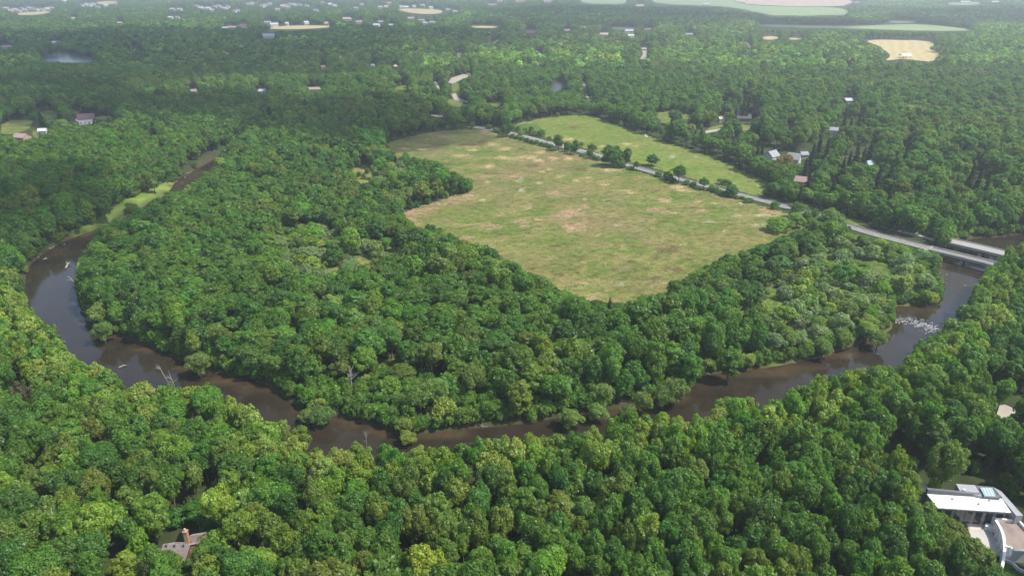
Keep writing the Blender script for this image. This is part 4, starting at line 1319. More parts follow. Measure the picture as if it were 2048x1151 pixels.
log('driftwood_log', 'log lying on the grassy outer bank shallows of the upper river', (360, 352), (384, 344), .3, .3, 2, LOGWOOD, 13)
log('driftwood_log', 'pale log along the bank right of the centre willow', (1270, 806), (1290, 810), .22, .2, 2, LOGWOOD, 14)


log('driftwood_log', 'small bleached log on the silty inlet of the near bank', (488, 832), (508, 838), .2, .2, 3, DEADWOOD, 15)


def snag(label, px, py, z0, h, lean, nb, seed, wid=.28, poles=1):
    rr = random.Random(seed)
    c = P(px, py, z0)
    t = thing('dead_tree', label, 'dead tree', c)
    for k in range(poles):
        lx = lean + rr.uniform(-.08, .08) + k * .22
        top = Vector((lx * h, rr.uniform(-.1, .1) * h, h * (1 - .18 * k)))
        base = Vector((k * .7, k * .3, -.5))
        MB().tube([Vector((k * .7 + lx * -1.5, k * .3, -.6 - z0)), base, base.lerp(top, .4) + Vector((.1, .1, 0)), base.lerp(top, .75), top], [wid * 1.25, wid, wid * .75, wid * .5, wid * .15], 7).build('trunk', DEADWOOD, t)
        for q in range(nb):
            f = rr.uniform(.35, .95)
            s = base.lerp(top, f)
            d = Vector((rr.uniform(-1, 1), rr.uniform(-1, 1), rr.uniform(.3, 1.1))).normalized() * h * rr.uniform(.14, .34)
            e_ = s + d
            MB().tube([s, s + d * .5, e_], [wid * .4, wid * .28, wid * .10], 5).add(*(lambda m_: (m_.v, m_.f))(MB().tube([s + d * .5, s + d * .5 + Vector((d.y, -d.x, d.length * .5)) * .45], [wid * .22, wid * .07], 4))).build('branch', DEADWOOD, t)
    return t


SNAG_SPOTS = [('two bare bleached poles leaning over the left bend of the river', 345, 782, 6, 9, -.26, 4, 1, .17, 2), ('bare grey branching tree above the shrubs of the far bank', 703, 786, 0, 9.0, -.05, 14, 2, .26, 1),
              ('bare grey twigs rising from the near bank treetops by the river', 733, 893, 8.5, 4.5, .05, 14, 3, .08, 1), ('reddish bare tangle of branches in the shrubs near the rapids', 1812, 600, 0, 6, .1, 12, 4, .2, 1),
              ('broken bare trunk in the dark gap left of the brown roofed house', 136, 1108, 2, 11, -.22, 4, 6, .26, 2)]
for q in SNAG_SPOTS:
    snag(*q)

# ------------------------------------------------------------------ tree prototypes


def rand_dirs(rg_, n):
    v = rg_.normal(size=(n, 3))
    return v / np.linalg.norm(v, axis=1, keepdims=True)


def leaf_quads(rg_, pos, nrm, q, elong=1.0, droop=0.0):
    """one irregular four-cornered leaf clump per position"""
    n = len(pos)
    a = np.cross(nrm, rand_dirs(rg_, n))
    a /= np.linalg.norm(a, axis=1, keepdims=True) + 1e-9
    if droop:
        a = a * (1 - droop) + np.array([0, 0, -1.0]) * droop
        a -= nrm * (a * nrm).sum(1, keepdims=True)
        a /= np.linalg.norm(a, axis=1, keepdims=True) + 1e-9
    b = np.cross(nrm, a)
    s = (q * rg_.uniform(.65, 1.35, n))[:, None]
    out = []
    for ca, cb in ((1, .15), (.1, 1), (-1, -.1), (-.15, -1)):
        ja, jb = rg_.uniform(.75, 1.2, (n, 1)), rg_.uniform(.7, 1.2, (n, 1))
        bend = nrm * rg_.uniform(-.25, .12, (n, 1)) * s
        out.append(pos + a * ca * s * .62 * elong * ja + b * cb * s * .62 / elong ** .5 * jb + bend)
    v = np.stack(out, 1).reshape(-1, 3)
    f = np.arange(n * 4, dtype=np.int32).reshape(n, 4)
    return v, f


def crown(seed, R=5.0, z0=4.5, z1=16.0, nlobe=34, nleaf=3600, q=.52, lob=(.26, .42), low=-.35, shape='round', jit=.42, elong=1.25, droop=0.0, lobvar=.10, fill=.08, nsub=1, up=.38):
    """lobed crown: returns verts, faces, per-face tone"""
    g = np.random.default_rng(seed)
    cz, hz = (z0 + z1) / 2, (z1 - z0) / 2
    dirs = []
    while len(dirs) < nlobe:
        d = rand_dirs(g, 1)[0]
        if d[2] < low:
            continue
        if all(np.dot(d, e) < math.cos(.95 / math.sqrt(nlobe) * 2.0) for e in dirs[-60:]) or g.random() < .12:
            dirs.append(d)
    dirs = np.array(dirs)
    lr = R * g.uniform(lob[0], lob[1], nlobe)
    big = rand_dirs(g, 7)
    big[:, 2] = np.abs(big[:, 2]) * .8
    ax = np.array([R, R * g.uniform(.88, 1.0), hz])
    prof = np.ones(nlobe)
    if shape == 'tall':
        prof = np.where(dirs[:, 2] > 0, 1 - .25 * dirs[:, 2], 1)
    if shape == 'open':
        prof = g.uniform(.55, 1.08, nlobe)
    prof = prof * (.80 + .26 * np.clip((dirs @ big.T).max(1), 0, 1) ** 7)
    rad = g.uniform(.72, .95, nlobe) * prof
    cen = dirs * ax * rad[:, None] + np.array([0, 0, cz])
    if nsub > 1:
        a0 = g.uniform(0, 2 * PI)
        an = a0 + np.arange(nsub) * 2 * PI / nsub + g.uniform(-.4, .4, nsub)
        sc = g.uniform(.52, .74, nsub)
        off = np.stack([np.cos(an) * R * (1.02 - sc), np.sin(an) * R * (1.02 - sc), hz * (1 - sc) * g.uniform(-.2, 1.0, nsub)], 1)
        off[0, 2] = hz * (1 - sc[0])
        which = np.arange(nlobe) % nsub
        cen = dirs * ax * rad[:, None] * sc[which][:, None] + off[which] + np.array([0, 0, cz])
        dn = np.stack([np.linalg.norm((cen - off[k] - np.array([0, 0, cz])) / (ax * sc[k]), axis=1) for k in range(nsub)], 1)
        dn[np.arange(nlobe), which] = 9
        kp = dn.min(1) > .62
        cen, dirs, lr = cen[kp], dirs[kp], lr[kp]
        nlobe = len(cen)
    # off-centre shoulders make the outline uneven
    cen[:, :2] += g.normal(0, R * .07, (nlobe, 2))
    cen[:, 2] += g.normal(0, hz * .07, nlobe)
    w = lr ** 2 / (lr ** 2).sum()
    P_, N_, T_ = [], [], []
    for i in range(nlobe):
        n = int(nleaf * w[i] * 1.35)
        d = rand_dirs(g, n)
        d = d[(d @ dirs[i] > -.35) & (d[:, 2] > -.75)]
        n = len(d)
        sq = np.array([1, 1, .85])
        p = cen[i] + d * lr[i] * sq * g.uniform(.78, 1.10, (n, 1))
        nn = d * .85 + dirs[i] * .25 + np.array([0, 0, up]) + g.normal(0, jit, (n, 3))
        P_.append(p)
        N_.append(nn)
        T_.append(np.full(n, g.normal(0, lobvar)) + g.uniform(-.20, .22, n))
    n = int(nleaf * fill)
    d = rand_dirs(g, n)
    d[:, 2] = np.maximum(d[:, 2], -.6)
    P_.append(d * ax * (g.uniform(0, 1, (n, 1)) ** .4) * .66 + np.array([0, 0, cz]))
    N_.append(rand_dirs(g, n))
    T_.append(g.uniform(-.2, .2, n))
    p, nn, tt = np.concatenate(P_), np.concatenate(N_), np.concatenate(T_)
    nn /= np.linalg.norm(nn, axis=1, keepdims=True) + 1e-9
    v, f = leaf_quads(g, p, nn, q, elong, droop)
    return v, f, tt, cen


def conifer(seed, R=3.0, H_=17.0, nleaf=2200, q=.5):
    g = np.random.default_rng(seed)
    nb = 120
    P_, N_, T_ = [], [], []
    for i in range(nb):
        z = 1.2 + (H_ - 1.4) * (i + g.random()) / nb
        L = R * (1 - (z / H_)) ** .85 * g.uniform(.75, 1.12) + .15
        a = g.uniform(0, 2 * PI)
        n = max(4, int(nleaf * L / (nb * R * .5)))
        s = g.uniform(.12, 1, n) ** .8
        p = np.stack([np.cos(a) * L * s, np.sin(a) * L * s, z - .42 * L * s + .12 * L * s * s], 1)
        wdt = .28 * L * (1 - s * .6)
        p += np.stack([-np.sin(a) * np.ones(n), np.cos(a) * np.ones(n), np.zeros(n)], 1) * (g.uniform(-1, 1, n) * wdt)[:, None]
        p[:, 2] += g.normal(0, .12, n)
        nn = np.tile([np.cos(a) * .5, np.sin(a) * .5, .8], (n, 1)) + g.normal(0, .35, (n, 3))
        P_.append(p)
        N_.append(nn)
        T_.append(g.normal(0, .10) + g.uniform(-.2, .2, n))
    p, nn, tt = np.concatenate(P_), np.concatenate(N_), np.concatenate(T_)
    nn /= np.linalg.norm(nn, axis=1, keepdims=True) + 1e-9
    v, f = leaf_quads(g, p, nn, q, 1.5)
    return v, f, tt, np.zeros((0, 3))


def crown_mesh(name, data):
    v, f, tt, _ = data
    return mk_mesh(name, v, f, [LEAF], {'lv': ('FACE', 'FLOAT', tt)})


def trunk_mesh(name, data, h=9.5, r=.32, seed=0, limbs=6):
    rr = random.Random(seed)
    mb = MB()
    top = Vector((rr.uniform(-.5, .5), rr.uniform(-.5, .5), h))
    mb.tube([(0, 0, -.8), (0, 0, .4), top * .45 + Vector((rr.uniform(-.2, .2), .1, 0)), top], [r * 1.5, r, r * .75, r * .3], 8)
    cen = data[3]
    for k in range(min(limbs, len(cen))):
        c = Vector(cen[rr.randrange(len(cen))])
        s = top * rr.uniform(.45, .85)
        m_ = s.lerp(c, .5) + Vector((0, 0, .5))
        mb.tube([s, m_, c], [r * .42, r * .28, r * .10], 5)
    return mb.mesh(name, BARK)


def joined(name, data, h, r, seed, limbs=3):
    """crown and trunk in one mesh, for the mass of trees that is one object"""
    v, f, tt, cen = data
    tm = MB()
    rr = random.Random(seed)
    tm.tube([(0, 0, -.8), (rr.uniform(-.2, .2), .1, h * .5), (0, 0, h)], [r * 1.3, r * .8, r * .3], 6, cap=False)
    tv, tf = np.array(tm.v), np.array(tm.f, np.int32)
    vv = np.concatenate([v, tv])
    ff = np.concatenate([f, tf + len(v)])
    return mk_mesh(name, vv, ff, [LEAF, BARK], {'lv': ('FACE', 'FLOAT', np.concatenate([tt, np.zeros(len(tf))]))}, np.concatenate([np.zeros(len(f), int), np.ones(len(tf), int)]))


# near prototypes: kind -> list of (crown mesh, trunk mesh, nominal radius, nominal height)
PROTO = {}


def add_proto(kind, seed, nom_r, nom_h, trunk_h, limbs=6, tr=.32, **kw):
    d = crown(seed, R=nom_r, z1=nom_h, **kw)
    PROTO.setdefault(kind, []).append((crown_mesh('crown', d), trunk_mesh('trunk', d, trunk_h, tr, seed, limbs), nom_r, nom_h))
    return d


for i in range(8):
    add_proto('round', 100 + i, 5.0, 15.5, 10.0, nsub=(1, 3, 2, 4, 3, 1, 2, 3)[i], nlobe=(100, 150, 130, 180, 150, 110, 130, 160)[i], nleaf=7600, q=.40, z0=2.0, low=-.55, lob=(.15, .27), fill=.16)
for i in range(3):
    add_proto('tall', 120 + i, 4.0, 18.0, 12.5, nlobe=100, nleaf=7200, q=.38, z0=.2, low=-.8, shape='tall', lob=(.16, .28), fill=.16)
for i in range(5):
    add_proto('full', 170 + i, 5.0, 12.0, 8.0, nsub=(1, 3, 2, 3, 4)[i], nlobe=(120, 170, 140, 170, 190)[i], nleaf=8200, q=.38, z0=-.8, low=-.8, lob=(.15, .26), fill=.14)
for i in range(3):
    add_proto('open', 140 + i, 5.0, 15.0, 11.0, nlobe=64, nleaf=5400, q=.38, z0=1.8, shape='open', lob=(.15, .27), fill=.14, jit=.6)
for i in range(3):
    add_proto('willow', 160 + i, 5.0, 10.0, 6.0, nlobe=46, nleaf=5200, q=.36, z0=.8, lob=(.18, .32), jit=.7, elong=2.2, low=-.5, lobvar=.07, shape='open')
for i in range(4):
    add_proto('bush', 180 + i, 2.5, 4.2, 2.0, nlobe=24, nleaf=1500, q=.34, z0=-.6, lob=(.26, .42), low=-.45, limbs=4, tr=.10, jit=.55)
for i in range(3):
    d = conifer(200 + i, 3.0 + .4 * i, 17.0)
    PROTO.setdefault('conifer', []).append((crown_mesh('crown', d), trunk_mesh('trunk', d, 16.0, .25, i, 0), 3.0 + .4 * i, 17.0))

# mass prototypes: kept outside the scene and drawn by the forest object
MASS = bpy.data.collections.new('forest_prototypes')
MASSLIST = []


def add_mass(key, me):
    o = bpy.data.objects.new('mass_%03d_%s' % (len(MASSLIST), key), me)
    MASS.objects.link(o)
    MASSLIST.append(key)


for i in range(8):
    add_mass('round', joined('m', crown(300 + i, R=5, z0=2, z1=15.5, nsub=(1, 3, 2, 4, 3, 1, 2, 3)[i], nlobe=(70, 110, 95, 130, 110, 75, 95, 115)[i], nleaf=2900, q=.60, lob=(.17, .29), fill=.14), 10, .3, i))
for i in range(3):
    add_mass('tall', joined('m', crown(320 + i, R=4, z0=1.5, z1=18, nlobe=56, nleaf=2600, q=.58, shape='tall', lob=(.18, .30), fill=.14), 12, .3, i))
for i in range(2):
    add_mass('open', joined('m', crown(340 + i, R=5, z0=2, z1=15, nlobe=44, nleaf=2100, q=.58, shape='open', lob=(.16, .29), fill=.14, jit=.6), 10, .3, i))
for i in range(3):
    add_mass('full', joined('m', crown(350 + i, R=5, z0=-.8, z1=12, nsub=(1, 3, 2)[i], nlobe=(80, 120, 95)[i], nleaf=3300, q=.56, low=-.8, lob=(.16, .28), fill=.12), 8, .3, i))
for i in range(3):
    add_mass('bush', joined('m', crown(360 + i, R=2.5, z0=-.6, z1=4.2, nlobe=20, nleaf=750, q=.46, low=-.45, jit=.55), 2, .1, i))
for i in range(2):
    add_mass('conifer', joined('m', conifer(380 + i, 3.2, 17, 1300, .66), 15, .25, i))


def clump(seed, size=34.0, n=13):
    g = np.random.default_rng(seed)
    V, F, T = [], [], []
    base = 0
    k = 0
    pts = []
    while len(pts) < n and k < 800:
        k += 1
        p = g.uniform(-size / 2, size / 2, 2)
        if all(np.hypot(*(p - q_)) > 6.2 for q_ in pts):
            pts.append(p)
    for p in pts:
        R = g.uniform(3.6, 6.8)
        h = g.uniform(9.5, 20.5)
        v, f, tt, _ = crown(int(g.integers(1e9)), R=R, z0=1.5, z1=h, nlobe=int(g.integers(14, 24)), nleaf=380, q=1.25, lob=(.26, .44), lobvar=.14, fill=.1, up=.15)
        V.append(v + np.array([p[0], p[1], 0]))
        F.append(f + base)
        T.append(tt + g.normal(0, .27))
        base += len(v)
    return mk_mesh('m', np.concatenate(V), np.concatenate(F), [LEAF], {'lv': ('FACE', 'FLOAT', np.concatenate(T))})


for i in range(5):
    add_mass('clump', clump(400 + i))
MI = {k: [i for i, q in enumerate(MASSLIST) if q == k] for k in set(MASSLIST)}
MNOM = {'round': (5, 15.5), 'tall': (4, 18), 'open': (5, 15), 'full': (5, 12), 'bush': (2.5, 4.2), 'conifer': (3.2, 17), 'clump': (17, 16)}

# leaf colours (albedo) and the words for them
TINT = {'mid': (.056, .102, .021), 'dark': (.034, .074, .020), 'yel': (.115, .150, .024), 'olive': (.085, .100, .030), 'grey': (.095, .125, .062), 'fresh': (.075, .142, .018),
        'blue': (.050, .090, .036), 'pale': (.135, .160, .062), 'silver': (.225, .275, .125), 'gold': (.25, .29, .020), 'brown': (.15, .105, .055), 'orange': (.34, .22, .05), 'purple': (.045, .022, .032), 'lime': (.20, .25, .04), 'bluespruce': (.085, .13, .125), 'spruce': (.026, .050, .022)}
for k_, v_ in TINT.items():
    f_ = (2.14, 2.20, .84) if k_ not in ('silver', 'gold', 'brown', 'orange', 'purple', 'lime', 'bluespruce', 'spruce') else (1.05, 1.10, .9)
    TINT[k_] = tuple(min(.40, a_ * b_) for a_, b_ in zip(v_, f_))
_mid = TINT['mid']
for k_ in ('dark', 'yel', 'olive', 'fresh', 'blue', 'grey', 'pale'):
    m_ = {'dark': .30, 'yel': .34, 'olive': .35, 'fresh': .50, 'blue': .5, 'grey': .15, 'pale': .08}[k_]
    TINT[k_] = tuple(a_ * (1 - m_) + b_ * m_ for a_, b_ in zip(TINT[k_], _mid))
WORD = {'mid': 'mid green', 'dark': 'dark green', 'yel': 'yellow green', 'olive': 'olive green', 'grey': 'grey green', 'fresh': 'bright green', 'blue': 'bluish green', 'pale': 'pale green', 'silver': 'silvery green', 'gold': 'bright yellow', 'brown': 'rusty brown',
        'orange': 'orange', 'purple': 'dark purple', 'lime': 'lime yellow', 'bluespruce': 'silvery blue', 'spruce': 'blackish green'}

# ------------------------------------------------------------------ where trees may stand
RW, RH = 1400, 640                       # half-resolution raster of what must stay visible (with margins)
vis = np.zeros((RH, RW), bool)


def keep_visible(poly):
    p = np.array(poly, float)
    x0, x1 = int(max(0, (p[:, 0].min()) / 2 + 186)), int(min(RW - 1, p[:, 0].max() / 2 + 190))
    y0, y1 = int(max(0, p[:, 1].min() / 2 + 28)), int(min(RH - 1, p[:, 1].max() / 2 + 34))
    if x1 <= x0 or y1 <= y0:
        return
    A, B = np.meshgrid(np.arange(x0, x1 + 1), np.arange(y0, y1 + 1))
    vis[y0:y1 + 1, x0:x1 + 1] |= inside(poly, (A - 188 + .5) * 2, (B - 32 + .5) * 2)


for poly in VIS:
    keep_visible(poly)


def grow(m, k):
    for _ in range(k):
        q = m.copy()
        q[1:] |= m[:-1]
        q[:-1] |= m[1:]
        q[:, 1:] |= m[:, :-1]
        q[:, :-1] |= m[:, 1:]
        m = q
    return m


VISK = {}


def look(px, g=0):
    i = np.clip((px[:, 0] / 2 + 188).astype(int), 0, RW - 1)
    j = np.clip((px[:, 1] / 2 + 32).astype(int), 0, RH - 1)
    return VISK[g][j, i]


def hides(x, y, r, h, k=.8, g=0):
    """does a crown of that size stand on or in front of something the photo shows"""
    x, y, r, h = (np.asarray(q, float) for q in (x, y, r, h))
    bad = np.zeros(x.shape, bool)
    for dx, fz in ((0, .03), (0, .3), (0, .62), (0, .94), (-k, .55), (k, .55), (-.62 * k, .85), (.62 * k, .85), (-k * .8, .3), (k * .8, .3)):
        bad |= look(PX(np.stack([x + dx * r, y, h * fz], 1)), g)
    return bad


def blocked(x, y, r):
    x, y = np.asarray(x, float), np.asarray(y, float)
    bad = np.zeros(x.shape, bool)
    nm = (y < 720) & (np.abs(x) < 480)
    if nm.any():
        s = sdist(RS, x[nm], y[nm])
        bad[nm] |= s < np.where(np.asarray(r)[nm] < 2.45, .55, 1.0 + np.asarray(r)[nm] * .25)
        d = line_dist(ROAD_G, x[nm], y[nm], False)
        bad[nm] |= d < 5.5 + np.asarray(r)[nm] * .45
    for cx, cy, cr, _t in CLEAR:
        bad |= np.hypot(x - cx, y - cy) < cr + np.asarray(r) * .55
    return bad


def vrect(p):
    return gpoly(p, 4)


BR_S = vrect([(545, 765), (600, 745), (690, 748), (780, 742), (850, 740), (930, 762), (1010, 792), (1100, 800), (1200, 800), (1330, 775), (1385, 760), (1385, 800), (1250, 822), (1060, 850), (930, 864), (830, 876), (780, 872), (700, 842), (630, 842), (590, 818)])
BR_E = vrect([(1520, 575), (1600, 505), (1680, 470), (1760, 485), (1850, 500), (1875, 540), (1890, 590), (1865, 612), (1790, 615), (1790, 665), (1680, 702), (1600, 722), (1530, 715), (1510, 660), (1495, 600)])
BR_C = vrect([(540, 470), (640, 440), (700, 480), (800, 475), (810, 510), (740, 560), (640, 570), (560, 540)])
BR_N = vrect([(700, 300), (780, 312), (830, 345), (760, 400), (700, 370)])
oi = [i for i, q in enumerate(OUTER) if q[2] > 2]
NEAR_G = np.array([tuple(P(*OUTER[i])[:2]) for i in oi] + [(520, 330), (520, -50), (-520, -50), (-520, 250)])

# ------------------------------------------------------------------ single trees the photo picks out
SPEC = []      # x, y, r, h, proto, tint, name, label, category, group


def size_at(px, py, wpx, hpx):
    c = P(px, py, 0)
    dep = c.y * CP + H * SP
    ang = math.atan2(H, c.y)
    return c, wpx / 2 * dep / FPX, hpx * dep / FPX / max(.5, math.cos(ang * .9))


def base_tree(px, py, wpx, hpx, proto, tint, name, label, cat, group=None):
    c, r_, h_ = size_at(px, py, wpx, hpx)
    proto = 'full' if proto == 'round' else proto
    SPEC.append((c.x, c.y, r_, h_, proto, tint, name, label, cat, group))


def crown_tree(px, py, r_, h_, proto, tint, name, label, cat, group=None):
    c = P(px, py, h_ * .72)
    SPEC.append((c.x, c.y, r_ * (.86 if proto != 'conifer' else 1), h_, proto, tint, name, label, cat, group))


T_ = 'broadleaf_tree'
for q in [
    (1013, 274, 27, 28, 'round', 'dark', 'dark tree at the far end of the road between the meadows'),
    (1117, 301, 27, 32, 'round', 'dark', 'dark round tree by the road, second from its far end'),
    (1134, 304, 15, 22, 'round', 'mid', 'small tree by the road left of a larger twin'),
    (1149, 309, 21, 28, 'round', 'dark', 'dark tree by the road, larger of a close pair'),
    (1184, 308, 24, 22, 'open', 'olive', 'sparse olive tree on the meadow side of the road'),
    (1180, 317, 15, 18, 'round', 'mid', 'small tree at the road just below the sparse olive tree'),
    (1226, 333, 40, 42, 'round', 'dark', 'largest dark tree of the roadside clump between the meadows'),
    (1250, 334, 28, 36, 'round', 'dark', 'dark tree right of the largest one in the roadside clump'),
    (1212, 329, 20, 22, 'round', 'dark', 'low dark tree at the left foot of the roadside clump'),
    (1240, 336, 24, 24, 'round', 'mid', 'lower tree in the middle of the roadside clump'),
    (1273, 341, 18, 20, 'open', 'mid', 'small open tree by the road right of the clump'),
    (1303, 331, 25, 26, 'tall', 'dark', 'lone dark tree standing inside the green meadow'),
    (1357, 366, 30, 38, 'open', 'dark', 'umbrella crowned dark tree with bare trunk by the road'),
    (1335, 360, 22, 18, 'round', 'dark', 'low dark tree left of the umbrella crowned tree'),
    (1407, 379, 24, 26, 'open', 'mid', 'spreading tree at the road, midway to the junction'),
    (1464, 394, 26, 24, 'round', 'dark', 'dark tree on the meadow edge of the road near the junction'),
    (1592, 456, 34, 30, 'round', 'yel', 'yellow green round tree in the meadow corner by the road'),
    (1592, 436, 32, 34, 'open', 'grey', 'grey green open tree behind the yellow round tree in the meadow corner'),
    (1614, 446, 22, 24, 'round', 'mid', 'green tree right of the yellow round tree in the meadow corner'),
    (1626, 440, 14, 24, 'tall', 'dark', 'slim dark tree at the road right of the meadow corner'),
    (1664, 468, 50, 50, 'round', 'grey', 'large grey green tree between road and scrub right of the meadow corner'),
    (1612, 520, 52, 50, 'round', 'dark', 'broad dark tree at the right end of the meadow edge wood'),
    (212, 438, 42, 58, 'open', 'dark', 'tall dark tree alone on the grassy strip in the left river bend'),
    (263, 418, 24, 22, 'round', 'olive', 'low olive tree on the grassy strip of the left river bend'),
    (310, 385, 24, 32, 'open', 'grey', 'grey green tree at the back of the grassy strip'),
    (447, 348, 34, 34, 'willow', 'pale', 'pale green tree overhanging the upper river'),
    (744, 318, 60, 58, 'round', 'dark', 'largest dark tree at the left corner of the dry meadow'),
    (862, 470, 22, 22, 'round', 'dark', 'small dark tree on the meadow edge by a white post'),
    (670, 530, 40, 44, 'round', 'dark', 'dark round tree standing alone in the scrubby opening'),
    (1350, 250, 30, 30, 'round', 'dark', 'dark tree above the small lawn behind the green meadow'),
]:
    base_tree(*q[:6], T_, q[6], 'tree', 'trees along the meadow road' if 255 < q[1] < 400 and q[0] > 1000 else 'trees standing apart')
for q in [
    (432, 1000, 4.4, 15, 'round', 'gold', 'long bright yellow tree above the brown roofed house'),
    (246, 1118, 3.6, 13, 'tall', 'gold', 'bright yellow tree at the bottom edge left of the brown roofed house'),
    (850, 1130, 4.6, 15, 'round', 'gold', 'bright yellow tree at the bottom edge near centre'),
    (1795, 918, 3.2, 16, 'round', 'gold', 'bright yellow treetop up the slope from the modern house'),
    (1869, 968, 1.9, 8, 'round', 'gold', 'small bright yellow tree beside the modern house roof'),
    (42, 782, 3.6, 15, 'open', 'brown', 'rusty brown dying tree in the canopy at the left edge'),
    (125, 247, 7.5, 12, 'round', 'lime', 'lime yellow round tree beside the white farmhouse'),
    (1510, 222, 6.0, 16, 'round', 'purple', 'dark purple leaved tree beside the long ranch house'),
    (1557, 322, 4.6, 10, 'open', 'orange', 'orange leaved tree before the white gabled houses, left one'),
    (1577, 315, 4.6, 11, 'open', 'orange', 'orange leaved tree before the white gabled houses, right one'),
    (1382, 252, 5.0, 8, 'round', 'gold', 'bright yellow tree by the track left of the long ranch house'),
    (1506, 275, 4.6, 12, 'round', 'lime', 'lime yellow tree below the long ranch house'),
    (1100, 873, 4.6, 12, 'round', 'lime', 'lime yellow treetop on the near bank at bottom centre'),
    (712, 882, 3.6, 11, 'open', 'lime', 'lime yellow treetop on the near bank by the bare grey twigs'),
    (1450, 806, 4.4, 14, 'open', 'lime', 'lime green treetop beside the river right of centre'),
    (1465, 690, 4.6, 15, 'tall', 'fresh', 'tall bright green tree at the far bank shrubs right of centre'),
    (1382, 700, 4.4, 17, 'tall', 'fresh', 'tall bright green tree, right one of the pair above the willows'),
    (1345, 696, 4.2, 16, 'tall', 'fresh', 'tall bright green tree, left one of the pair above the willows'),
    (1040, 762, 4.6, 15, 'tall', 'yel', 'yellow green tall tree on the far bank at centre'),
    (1062, 735, 4.6, 16, 'tall', 'yel', 'yellow green tall tree just behind the other at centre'),
    (350, 622, 5.0, 16, 'round', 'yel', 'yellow green round tree on the peninsula near the left bend'),
    (1090, 1140, 5.5, 17, 'round', 'fresh', 'bright green tree at the bottom edge right of centre'),
    (296, 1012, 5.0, 15, 'round', 'fresh', 'large bright green round tree left above the brown roofed house'),
    (190, 1030, 5.2, 16, 'round', 'yel', 'large yellow olive tree left of the bright green round tree'),
    (1010, 938, 2.6, 15, 'round', 'pale', 'small pale treetop in the near canopy at bottom centre'),
    (1300, 1052, 4.2, 16, 'open', 'pale', 'pale yellowish open tree in the near canopy'),
    (1228, 975, 4.4, 16, 'round', 'olive', 'rust tinged olive tree in the near canopy'),
    (1895, 915, 4.8, 18, 'round', 'olive', 'olive topped tall tree above the modern house'),
    (560, 838, 3.2, 11, 'open', 'pale', 'pale green treetop leaning over the water at bottom left'),
    (596, 850, 3.6, 13, 'open', 'yel', 'yellow green treetop leaning over the water at bottom left'),
    (1640, 770, 3.6, 15, 'open', 'yel', 'yellow green pointed treetop beside the widening river'),
    (1716, 752, 3.8, 15, 'open', 'pale', 'pale yellow green treetop beside the widening river'),
]:
    crown_tree(*q[:6], T_, q[6], 'tree', 'trees picked out by their colour')
W_ = 'willow_tree'
for q in [
    (392, 703, 5.0, 9, 'grey', 'grey green willow leaning over the left part of the river'), (640, 808, 4.4, 6.5, 'grey', 'rounded grey willow on the sandy bank at bottom left of centre'), (610, 808, 2.8, 5, 'grey', 'small grey willow left of the rounded one on the bank'),
    (806, 828, 3.2, 6, 'pale', 'pale yellowish willow at the water, upper one of two'), (812, 852, 3.2, 4.5, 'pale', 'pale yellowish willow at the water, lower one of two'), (838, 782, 5.4, 10, 'grey', 'big silvery willow rising over the bank shrubs, left half'),
    (870, 772, 5.0, 11, 'grey', 'big silvery willow rising over the bank shrubs, right half'), (948, 742, 5.0, 12, 'grey', 'silvery willow before the dark wood at centre'), (1350, 755, 5.2, 10, 'grey', 'large grey willow overhanging the river at the narrows'),
    (1330, 768, 4.2, 8, 'grey', 'grey willow just left of the overhanging one'), (1288, 778, 4.0, 8, 'grey', 'grey willow left of the narrows on the far bank'), (1205, 765, 4.6, 9, 'grey', 'grey willow above a leaning bush right of centre'), (1140, 812, 4.0, 6.5, 'grey', 'rounded grey willow on the bank right of centre'),
    (1195, 800, 3.6, 6, 'grey', 'grey willow low on the bank right of centre'), (1260, 800, 3.2, 5, 'grey', 'small grey willow dipping into the water'), (1652, 672, 4.4, 8, 'grey', 'pale grey willow above the water where the river widens'), (1690, 655, 4.2, 8, 'grey', 'grey willow right of the pale one where the river widens'),
    (1740, 640, 4.4, 8.5, 'pale', 'silvery willow with whitish top near the rapids'), (1762, 655, 4.2, 7.5, 'grey', 'grey willow right at the rapids'), (1700, 610, 4.2, 8, 'grey', 'grey willow in the scrub above the rapids'), (1630, 640, 4.0, 7.5, 'grey', 'grey willow in the scrub left of the rapids'),
    (1860, 575, 3.4, 7, 'pale', 'thin pale willow leaning over the upstream water'), (1784, 508, 3.6, 5, 'grey', 'grey willow beside the road near the bridge'), (1730, 530, 3.6, 6, 'grey', 'grey willow by the bright green opening'), (1846, 526, 3.6, 5.5, 'mid', 'green willow at the left end of the road bridge'),
    (1824, 552, 3.8, 5.5, 'grey', 'grey willow on the bank below the road bridge'), (190, 605, 5.0, 10, 'grey', 'grey willow on the inner bank of the left bend'), (200, 640, 4.4, 9, 'grey', 'low grey willow at the inner bank of the left bend'), (1640, 590, 4.0, 7, 'pale', 'pale willow in the middle of the scrub'),
    (1500, 700, 3.6, 6, 'pale', 'pale willow shrub on the far bank left of the fallen log'), (1580, 668, 4.2, 8, 'grey', 'grey willow on the bank above the small log'), (430, 660, 4.4, 9, 'grey', 'grey willow among green trees above the left bend'),
    (600, 478, 4.4, 8, 'grey', 'grey willow in the scrubby opening left of centre'), (540, 500, 4.2, 8, 'grey', 'grey willow at the left end of the scrubby opening'),
]:
    crown_tree(q[0], q[1], q[2], q[3], 'willow', q[4], W_, q[5], 'willow', 'willows along the river')
